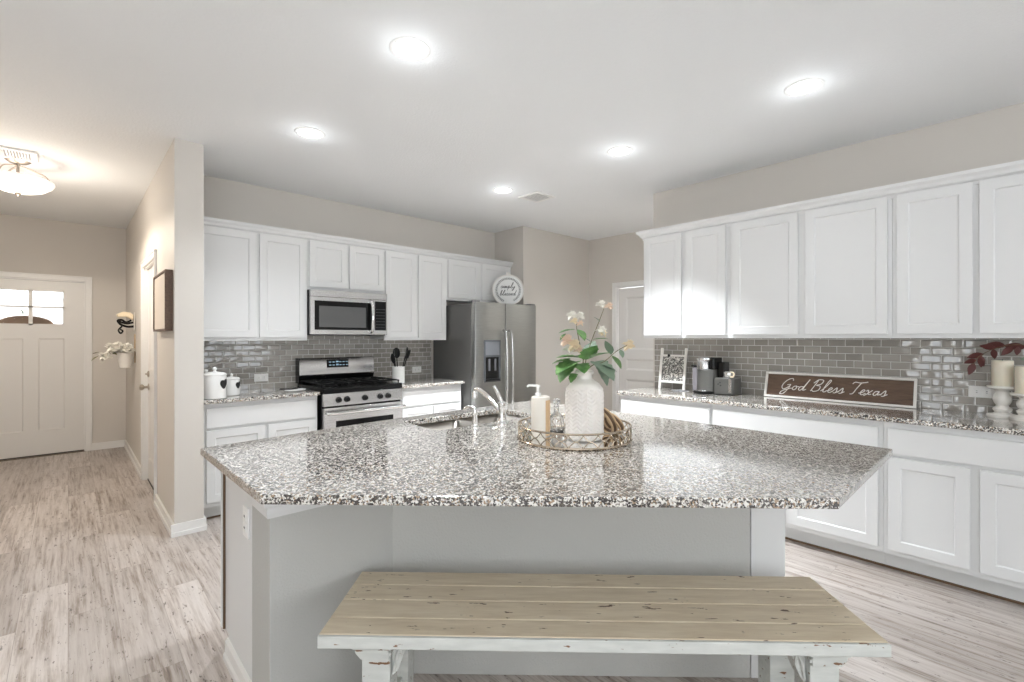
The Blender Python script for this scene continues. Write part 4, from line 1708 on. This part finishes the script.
# easel board with black and white print
eb = thing('print_stand', 'white ladder-style stand holding a black and white leafy print', 'decor', (3.985, 2.300, CZ1), R(-90))
bm = new()
t2 = Matrix.Rotation(R(-8), 4, 'X')
for x in (0, .235):
    box(bm, x, x + .022, -.008, .010, 0, .372)
bm.transform(t2)
obj('post', bm, M_candlew, eb, .002)
bm = new()
box(bm, .022, .235, -.004, .006, .055, .075)
box(bm, .022, .235, -.004, .006, .295, .312)
bm.transform(t2)
obj('crossbar', bm, M_candlew, eb, .0015)
bm = B(.024, .233, -.002, .004, .076, .294)
bm.transform(t2)
obj('print_panel', bm, M_print, eb)
bm = new()
lathe(bm, [(.012, 0), (.012, .006), (.004, .008)], (.085, -.004, .303), 16, 'Y')
bm.transform(t2)
obj('round_clip', bm, M_blackplastic, eb)
cs = thing('coaster', 'thin dark slate coaster in front of the print stand', 'coaster', (3.90, 2.045, CZ1), R(-20))
bm = B(-.05, .05, -.05, .05, 0, .007)
obj('slate', bm, M_greyplastic, cs, .002)

# coffee maker
cm = thing('coffee_maker', 'grey pod coffee maker with chrome head and milk frother dock', 'coffee maker', (3.93, 1.735, CZ1), R(-90))
M_cgrey = mat('coffee_maker_grey', (0.10, 0.097, 0.09), 0.4, 0.2)
# local x right (toward -y); x from -.16 to .17 ; front -y
bm = new()
prism(bm, [(-.155, .10), (-.155, -.01), (-.14, -.06), (-.10, -.08), (-.05, -.08), (-.015, -.06), (.0, -.03), (.0, .10)], .0, .20)
obj('brewer_body', bm, M_cgrey, cm, .004)
bm = new()
lathe(bm, [(.070, .0), (.078, .004), (.080, .018), (.072, .024), (.003, .024)], (-.085, -.065, 0), 32)
obj('drip_base', bm, M_blackplastic, cm)
bm = new()
lathe(bm, [(.045, .024), (.05, .026), (.05, .030), (.004, .031)], (-.085, -.085, 0), 28)
obj('drip_grate', bm, M_chrome, cm)
bm = new()
lathe(bm, [(.050, .20), (.054, .205), (.054, .262), (.050, .272), (.04, .280)], (-.095, -.035, 0), 32)
obj('brew_head', bm, M_steel, cm)
bm = new()
lathe(bm, [(.060, .272), (.064, .280), (.062, .292), (.045, .302), (.003, .304)], (-.092, -.025, 0), 32)
obj('chrome_lid_handle', bm, M_chrome, cm)
bm = new()
prism(bm, [(-.05, .09), (-.05, -.03), (-.035, -.05), (-.01, -.05), (.005, -.03), (.005, .09)], .20, .298)
obj('head_housing', bm, M_black, cm, .006)
bm = new()
box(bm, .003, .062, .0, .10, .12, .262)
obj('frother_stand', bm, M_black, cm, .006)
bm = new()
prism(bm, [(.0015, .10), (.0015, -.055), (.13, -.055), (.150, -.04), (.155, -.01), (.155, .10)], .004, .135)
obj('frother_base', bm, M_cgrey, cm, .004)
obj('base_plate', B(-.0, .158, -.06, .102, 0, .0035), M_blackplastic, cm)
obj('silver_strip', B(.118, .140, -.059, -.0555, .02, .130), M_steel, cm, .001)
bm = new()
lathe(bm, [(.036, .136), (.038, .14), (.036, .165), (.037, .185), (.032, .190), (.003, .192)], (.085, .01, 0), 28)
obj('milk_frother', bm, M_chrome, cm)
bm = new()
tube(bm, smooth_path([(.115, -.01, .145), (.142, -.02, .15), (.145, -.02, .178), (.118, -.01, .185)], 5), .006, 8)
obj('frother_handle', bm, M_cream, cm)
bm = new()
for (x, z) in ((.035, .085), (.050, .098), (.055, .075)):
    lathe(bm, [(.006, 0), (.006, .0015), (.001, .002)], (x, -.0552, z), 12, 'Y')
obj('logo_dots', bm, M_ink, cm)
bm = new()
box(bm, -.205, -.158, -.02, .09, .012, .215)
obj('water_tank', bm, mat('smoky_tank', (0.55, 0.52, 0.56), 0.1, 0.0, Transmission_Weight=0.6), cm, .01)
obj('tank_lid', B(-.21, -.157, -.025, .095, .216, .228), M_blackplastic, cm, .003)


# candles and stands
def candlestick(lab1, lab2, x, y, h, ch):
    t = thing('candlestick', lab1, 'candlestick', (x, y, CZ1), 0, 'white candlesticks')
    bm = new()
    s = h / .18
    lathe(bm, [(.066, 0), (.068, .004), (.066, .016), (.040, .022), (.032, .030), (.040, .040), (.042, .050), (.030, .060), (.026, .068), (.034, .080 * s), (.041, .100 * s), (.040, .120 * s), (.030, .140 * s), (.028, .150 * s), (.038, .158 * s), (.062, h - .014), (.066, h - .010), (.066, h)], (0, 0, 0), 40)
    obj('turned_stand', bm, M_candlew, t)
    c = thing('pillar_candle', lab2, 'candle', (x, y, CZ1 + h), 0, 'ivory pillar candles')
    bm = new()
    lathe(bm, [(.046, 0), (.047, .002), (.047, ch - .004), (.045, ch), (.030, ch - .004), (.002, ch - .006)], (0, 0, 0), 36)
    obj('wax', bm, M_wax, c)
    bm = new()
    tube(bm, [(0, 0, ch - .006), (.001, 0, ch + .008)], .0012, 6)
    obj('wick', bm, M_ink, c)


candlestick('taller whitewashed turned candlestick beside the tile outlet', 'ivory pillar candle on the taller candlestick beside the outlet', 3.975, .088, .182, .148)
candlestick('shorter whitewashed turned candlestick at the right frame edge', 'ivory pillar candle on the shorter candlestick at the frame edge', 3.915, -.008, .150, .150)

# autumn branch in a jug just past the frame edge
jg = thing('leaf_jug', 'white jug of autumn branches past the right frame edge', 'jug', (4.00, -.125, CZ1))
bm = new()
lathe(bm, [(.035, 0), (.045, .006), (.052, .06), (.046, .12), (.028, .17), (.030, .20), (.034, .21), (.028, .208), (.024, .17), (.03, .1)], (0, 0, 0), 28)
obj('jug_body', bm, M_white, jg)


def branch(label, cat, path, leaves, m_):
    t = thing('leaf_branch', label, cat, (4.00, -.125, CZ1 + .2), 0, 'autumn branches in the jug')
    bm = new()
    tube(bm, smooth_path([(0, 0, -.12)] + path, 5), .0028, 6, r2=.0014)
    obj('stem', bm, M_brown, t)
    for (b, d_, L, W) in leaves:
        bm = new()
        leaf_bm(bm, b, d_, L, W, 0, fold=.15, up=Vector((1, 0, .3)))
        obj('leaf', bm, m_, t)


branch('burgundy leaf branch arching over the candles', 'branch', [(0, .01, .02), (-.02, .10, .20), (-.03, .20, .215), (-.04, .30, .16), (-.045, .335, .10)],
       [((-.02, .07, .19), (0, -.7, .3), .08, .04), ((-.02, .12, .205), (0, .9, .15), .09, .042), ((-.03, .17, .21), (.1, .5, -.5), .07, .036), ((-.03, .20, .215), (0, .9, .1), .085, .042),
        ((-.035, .24, .20), (0, .6, .15), .07, .036), ((-.035, .25, .195), (-.1, -.1, -.8), .06, .03), ((-.04, .29, .165), (.1, .9, -.25), .075, .036), ((-.04, .30, .155), (0, .0, -.9), .07, .034),
        ((-.045, .33, .11), (0, .3, -.9), .075, .036), ((-.045, .32, .13), (.2, .8, -.3), .06, .03), ((-.02, .04, .15), (.1, -.5, .6), .08, .04), ((-.03, .15, .21), (0, .1, -.9), .05, .028),
        ((-.04, .31, .14), (-.1, -.4, -.8), .055, .028)], M_redleaf)
branch('green leaf branch behind the taller candle', 'branch', [(.01, .02, .02), (.03, .06, .10), (.04, .10, .16)],
       [((.02, .05, .08), (0, .7, .5), .06, .03), ((.03, .07, .12), (0, -.4, .8), .06, .03), ((.035, .09, .15), (0, .8, -.2), .055, .028), ((.02, .05, .06), (0, .8, -.3), .05, .028), ((.03, .06, .10), (-.3, .6, -.5), .06, .03)], M_leaf2)

# ------------------------------------------------------------------ hall things
pf = thing('wall_frame', 'deep dark wood box frame with cream canvas on the hall wall', 'picture frame', (XH - .001, 4.385, 1.425), R(-90))
fw, fh = .63, .428
bm = new()
box(bm, -fw / 2, fw / 2, -.046, 0, 0, .014)
box(bm, -fw / 2, fw / 2, -.046, 0, fh - .014, fh)
box(bm, -fw / 2, -fw / 2 + .014, -.046, 0, .014, fh - .014)
box(bm, fw / 2 - .014, fw / 2, -.046, 0, .014, fh - .014)
obj('frame', bm, M_wood, pf, .0015)
obj('canvas', B(-fw / 2 + .016, fw / 2 - .016, -.038, -.004, .016, fh - .016), M_canvas, pf, .002)

# hanging wall planters
def planter(label, y, z, blooms, m_b, big):
    t = thing('wall_planter', label, 'planter', (XH - .004, y, z), R(-90), 'wall planters on the hall wall')
    bm = new()
    lathe(bm, [(.045, 0), (.050, .004), (.074, .155), (.078, .160), (.074, .162), (.070, .155), (.045, .01)], (0, -.082, 0), 28, cap=False)
    obj('bucket', bm, m_b, t)
    bm = new()
    tube(bm, [(0, 0, .05), (0, 0, .36)], .007, 6)
    obj('hanging_strap', bm, M_tan, t)
    return t


wp = planter('lower white bucket of white flowers hanging on the hall wall', 6.62, 1.055, [], M_candlew, True)
random.seed(3)
for i in range(13):
    bm = new()
    a = random.uniform(0, 2 * PI)
    x, y, z = random.uniform(-.08, .08), random.uniform(-.27, -.05), 0
    z = .165 + .04 * math.sin((y + .29) / .25 * PI) - max(0, (-.18 - y)) * .7 + random.uniform(-.02, .02)
    blossom(bm, (x, y, z), random.uniform(.050, .066), 14)
    obj('white_bloom', bm, M_whitepetal, wp)
for i, (b, d_) in enumerate((((0, -.03, .17), (.2, -.1, 1)), ((.04, -.05, .17), (1, 0, .4)), ((-.05, -.28, .17), (-.5, -1, -.1)), ((.02, -.30, .13), (.4, -1, -.6)))):
    bm = new()
    leaf_bm(bm, b, d_, .08, .04)
    obj('leaf', bm, M_stem, wp)
bm = new()
tube(bm, smooth_path([(0, -.08, .05), (0, -.14, .14), (0, -.22, .17)], 5), .01, 6)
obj('stalks', bm, M_stem, wp)

ws = thing('wall_sconce', 'cream and black metal scroll holder high on the hall wall', 'sconce', (XH - .004, 6.66, 1.46), R(-90), 'wall planters on the hall wall')
obj('back_plate', B(-.06, .06, -.012, 0, 0, .23), M_candlew, ws, .003)
bm = new()
for (a, b, c, e) in ((-.05, .05, .13, .215),):
    profile_y(bm, [(-.02, .13), (-.10, .17), (-.20, .165), (-.215, .20), (-.14, .235), (-.05, .225), (-.02, .20)], -.05, .05)
obj('cream_cap', bm, M_cream, ws, .01)
bm = new()
tube(bm, smooth_path([(0, -.01, .05), (0, -.08, .045), (0, -.16, .07), (0, -.20, .12), (0, -.15, .13), (0, -.10, .10), (0, -.04, .13)], 5), .014, 8)
tube(bm, smooth_path([(.03, -.02, .10), (.03, -.10, .085), (.03, -.19, .11)], 5), .012, 8)
tube(bm, smooth_path([(0, -.15, .05), (0, -.19, .0), (0, -.165, -.04), (0, -.14, -.01), (0, -.17, .01)], 5), .011, 8)
obj('iron_scroll', bm, M_iron, ws)


# ------------------------------------------------------------------ ceiling things
def can_light(label, x, y, power, spread=115):
    t = thing('recessed_light', label, 'ceiling light', (x, y, H), 0, 'recessed ceiling lights')
    bm = new()
    lathe(bm, [(.096, -.001), (.096, -.004), (.092, -.006), (.078, -.006), (.076, -.002)], (0, 0, 0), 40, cap=False)
    obj('trim_ring', bm, M_plastic, t)
    bm = new()
    lathe(bm, [(.0765, -.002), (.074, -.0045), (.03, -.006), (.001, -.0065)], (0, 0, 0), 32)
    obj('lens', bm, M_can, t)
    l = bpy.data.lights.new('can_lamp', 'AREA')
    l.shape = 'DISK'
    l.size = .12
    l.energy = power
    l.spread = R(spread)
    l.color = CAN_COL
    o = bpy.data.objects.new('can_lamp', l)
    o.parent = t
    o.location = (0, 0, -.016)
    col.objects.link(o)
    l = bpy.data.lights.new('can_glow', 'POINT')  # extra point below the lens, added for a halo on the ceiling
    l.shadow_soft_size = .05
    l.energy = CAN_GLOW
    l.color = CAN_COL
    o = bpy.data.objects.new('can_glow', l)
    o.parent = t
    o.location = (0, 0, -.09)
    col.objects.link(o)


can_light('largest recessed ceiling light, nearest the camera above the island left', 1.201, 2.009, 14)
can_light('recessed ceiling light over the aisle before the range, left in the row', 1.197, 3.291, 11)
can_light('recessed ceiling light nearest the right wall cabinets, rightmost of all', 2.975, .830, 1.8)
can_light('recessed ceiling light in the middle of the right row', 2.994, 2.043, 36, 85)
can_light('smallest recessed ceiling light beside the ceiling vent', 2.980, 3.326, 46, 64)
can_light('added recessed ceiling light brightening the pantry passage, unseen behind the right wall', 4.76, 2.00, 22, 150)  # unseen lamp added to lighten the dim passage

t = thing('ceiling_vent', 'small square white ceiling vent beside the farthest recessed light', 'vent', (3.36, 3.255, H))
bm = new()
for a in ((-.13, .13, -.13, -.10), (-.13, .13, .10, .13), (-.13, -.10, -.10, .10), (.10, .13, -.10, .10)):
    box(bm, a[0], a[1], a[2], a[3], -.010, -.001)
obj('vent_frame', bm, M_plastic, t, .002)
bm = new()
for i in range(7):
    y = -.085 + i * .0285
    b_ = new()
    box(bm, -.10, .10, y - .004, y + .004, -.010, -.003)
obj('vent_slats', bm, M_plastic, t)
obj('vent_backing', B(-.10, .10, -.10, .10, -.0028, -.001), mat('vent_dark', (0.12, 0.12, 0.12), 0.7), t)

t = thing('ceiling_vent', 'long white slotted ceiling vent above the entry light', 'vent', (-.36, 5.155, H))
bm = new()
box(bm, -.19, .19, -.135, -.095, -.014, -.001)
box(bm, -.19, .19, .095, .135, -.014, -.001)
box(bm, -.19, -.15, -.095, .095, -.014, -.001)
box(bm, .15, .19, -.095, .095, -.014, -.001)
obj('vent_frame', bm, M_plastic, t, .002)
bm = new()
for i in range(8):
    x = .025 + i * .016
    box(bm, x - .004, x + .004, -.095, .095, -.012, -.004)
for i in range(10):
    y = -.085 + i * .019
    box(bm, -.15, .01, y - .005, y + .005, -.012, -.004)
obj('vent_slats', bm, M_plastic, t)
obj('vent_backing', B(-.15, .15, -.095, .095, -.0035, -.001), mat('vent_grey', (0.35, 0.35, 0.35), 0.7), t)

el = thing('entry_light', 'frosted glass bowl ceiling light glowing warm in the entry hall', 'ceiling light', (-.285, 5.32, H))
bm = new()
lathe(bm, [(.075, -.001), (.075, -.012), (.05, -.03), (.012, -.034), (.010, -.05), (.010, -.255), (.018, -.262), (.014, -.275), (.003, -.285)], (0, 0, 0), 28)
obj('stem_and_finial', bm, M_nickel, el)
bm = new()
for a in (0, 120, 240):
    ca, sa = math.cos(R(a)), math.sin(R(a))
    tube(bm, smooth_path([(.01 * ca, .01 * sa, -.05), (.08 * ca, .08 * sa, -.07), (.15 * ca, .15 * sa, -.10), (.19 * ca, .19 * sa, -.155)], 5), .006, 8)
obj('arms', bm, M_nickel, el)
bm = new()
lathe(bm, [(.20, -.150), (.208, -.155), (.210, -.170), (.195, -.195), (.15, -.228), (.09, -.250), (.02, -.258), (.02, -.252), (.09, -.244), (.148, -.222), (.19, -.190), (.202, -.168), (.198, -.156)], (0, 0, 0), 48, cap=False)
obj('glass_bowl', bm, M_bowl, el)
for ch in ws.children:
    ch.scale = (1, .72, .85)
l = bpy.data.lights.new('entry_lamp', 'POINT')
l.energy = 1.5
l.color = (1.0, 0.94, 0.87)
l.shadow_soft_size = .12
o = bpy.data.objects.new('entry_lamp', l)
o.parent = el
o.location = (0, 0, -.12)
col.objects.link(o)
l = bpy.data.lights.new('entry_fill_down', 'SPOT')  # added spot below the bowl, brightens the hall and entry door
l.energy = 48
l.color = (1.0, 0.89, 0.76)
l.spot_size = R(172)
l.spot_blend = .15
l.shadow_soft_size = .10
o = bpy.data.objects.new('entry_fill_down', l)
o.parent = el
o.location = (0, 0, -.34)
col.objects.link(o)
l = bpy.data.lights.new('entry_fill_side', 'POINT')  # bare point added under the fixture to lift the front wall
l.energy = 15
l.color = (1.0, 0.91, 0.80)
l.shadow_soft_size = .12
o = bpy.data.objects.new('entry_fill_side', l)
o.parent = el
o.location = (0, 0, -.50)
col.objects.link(o)
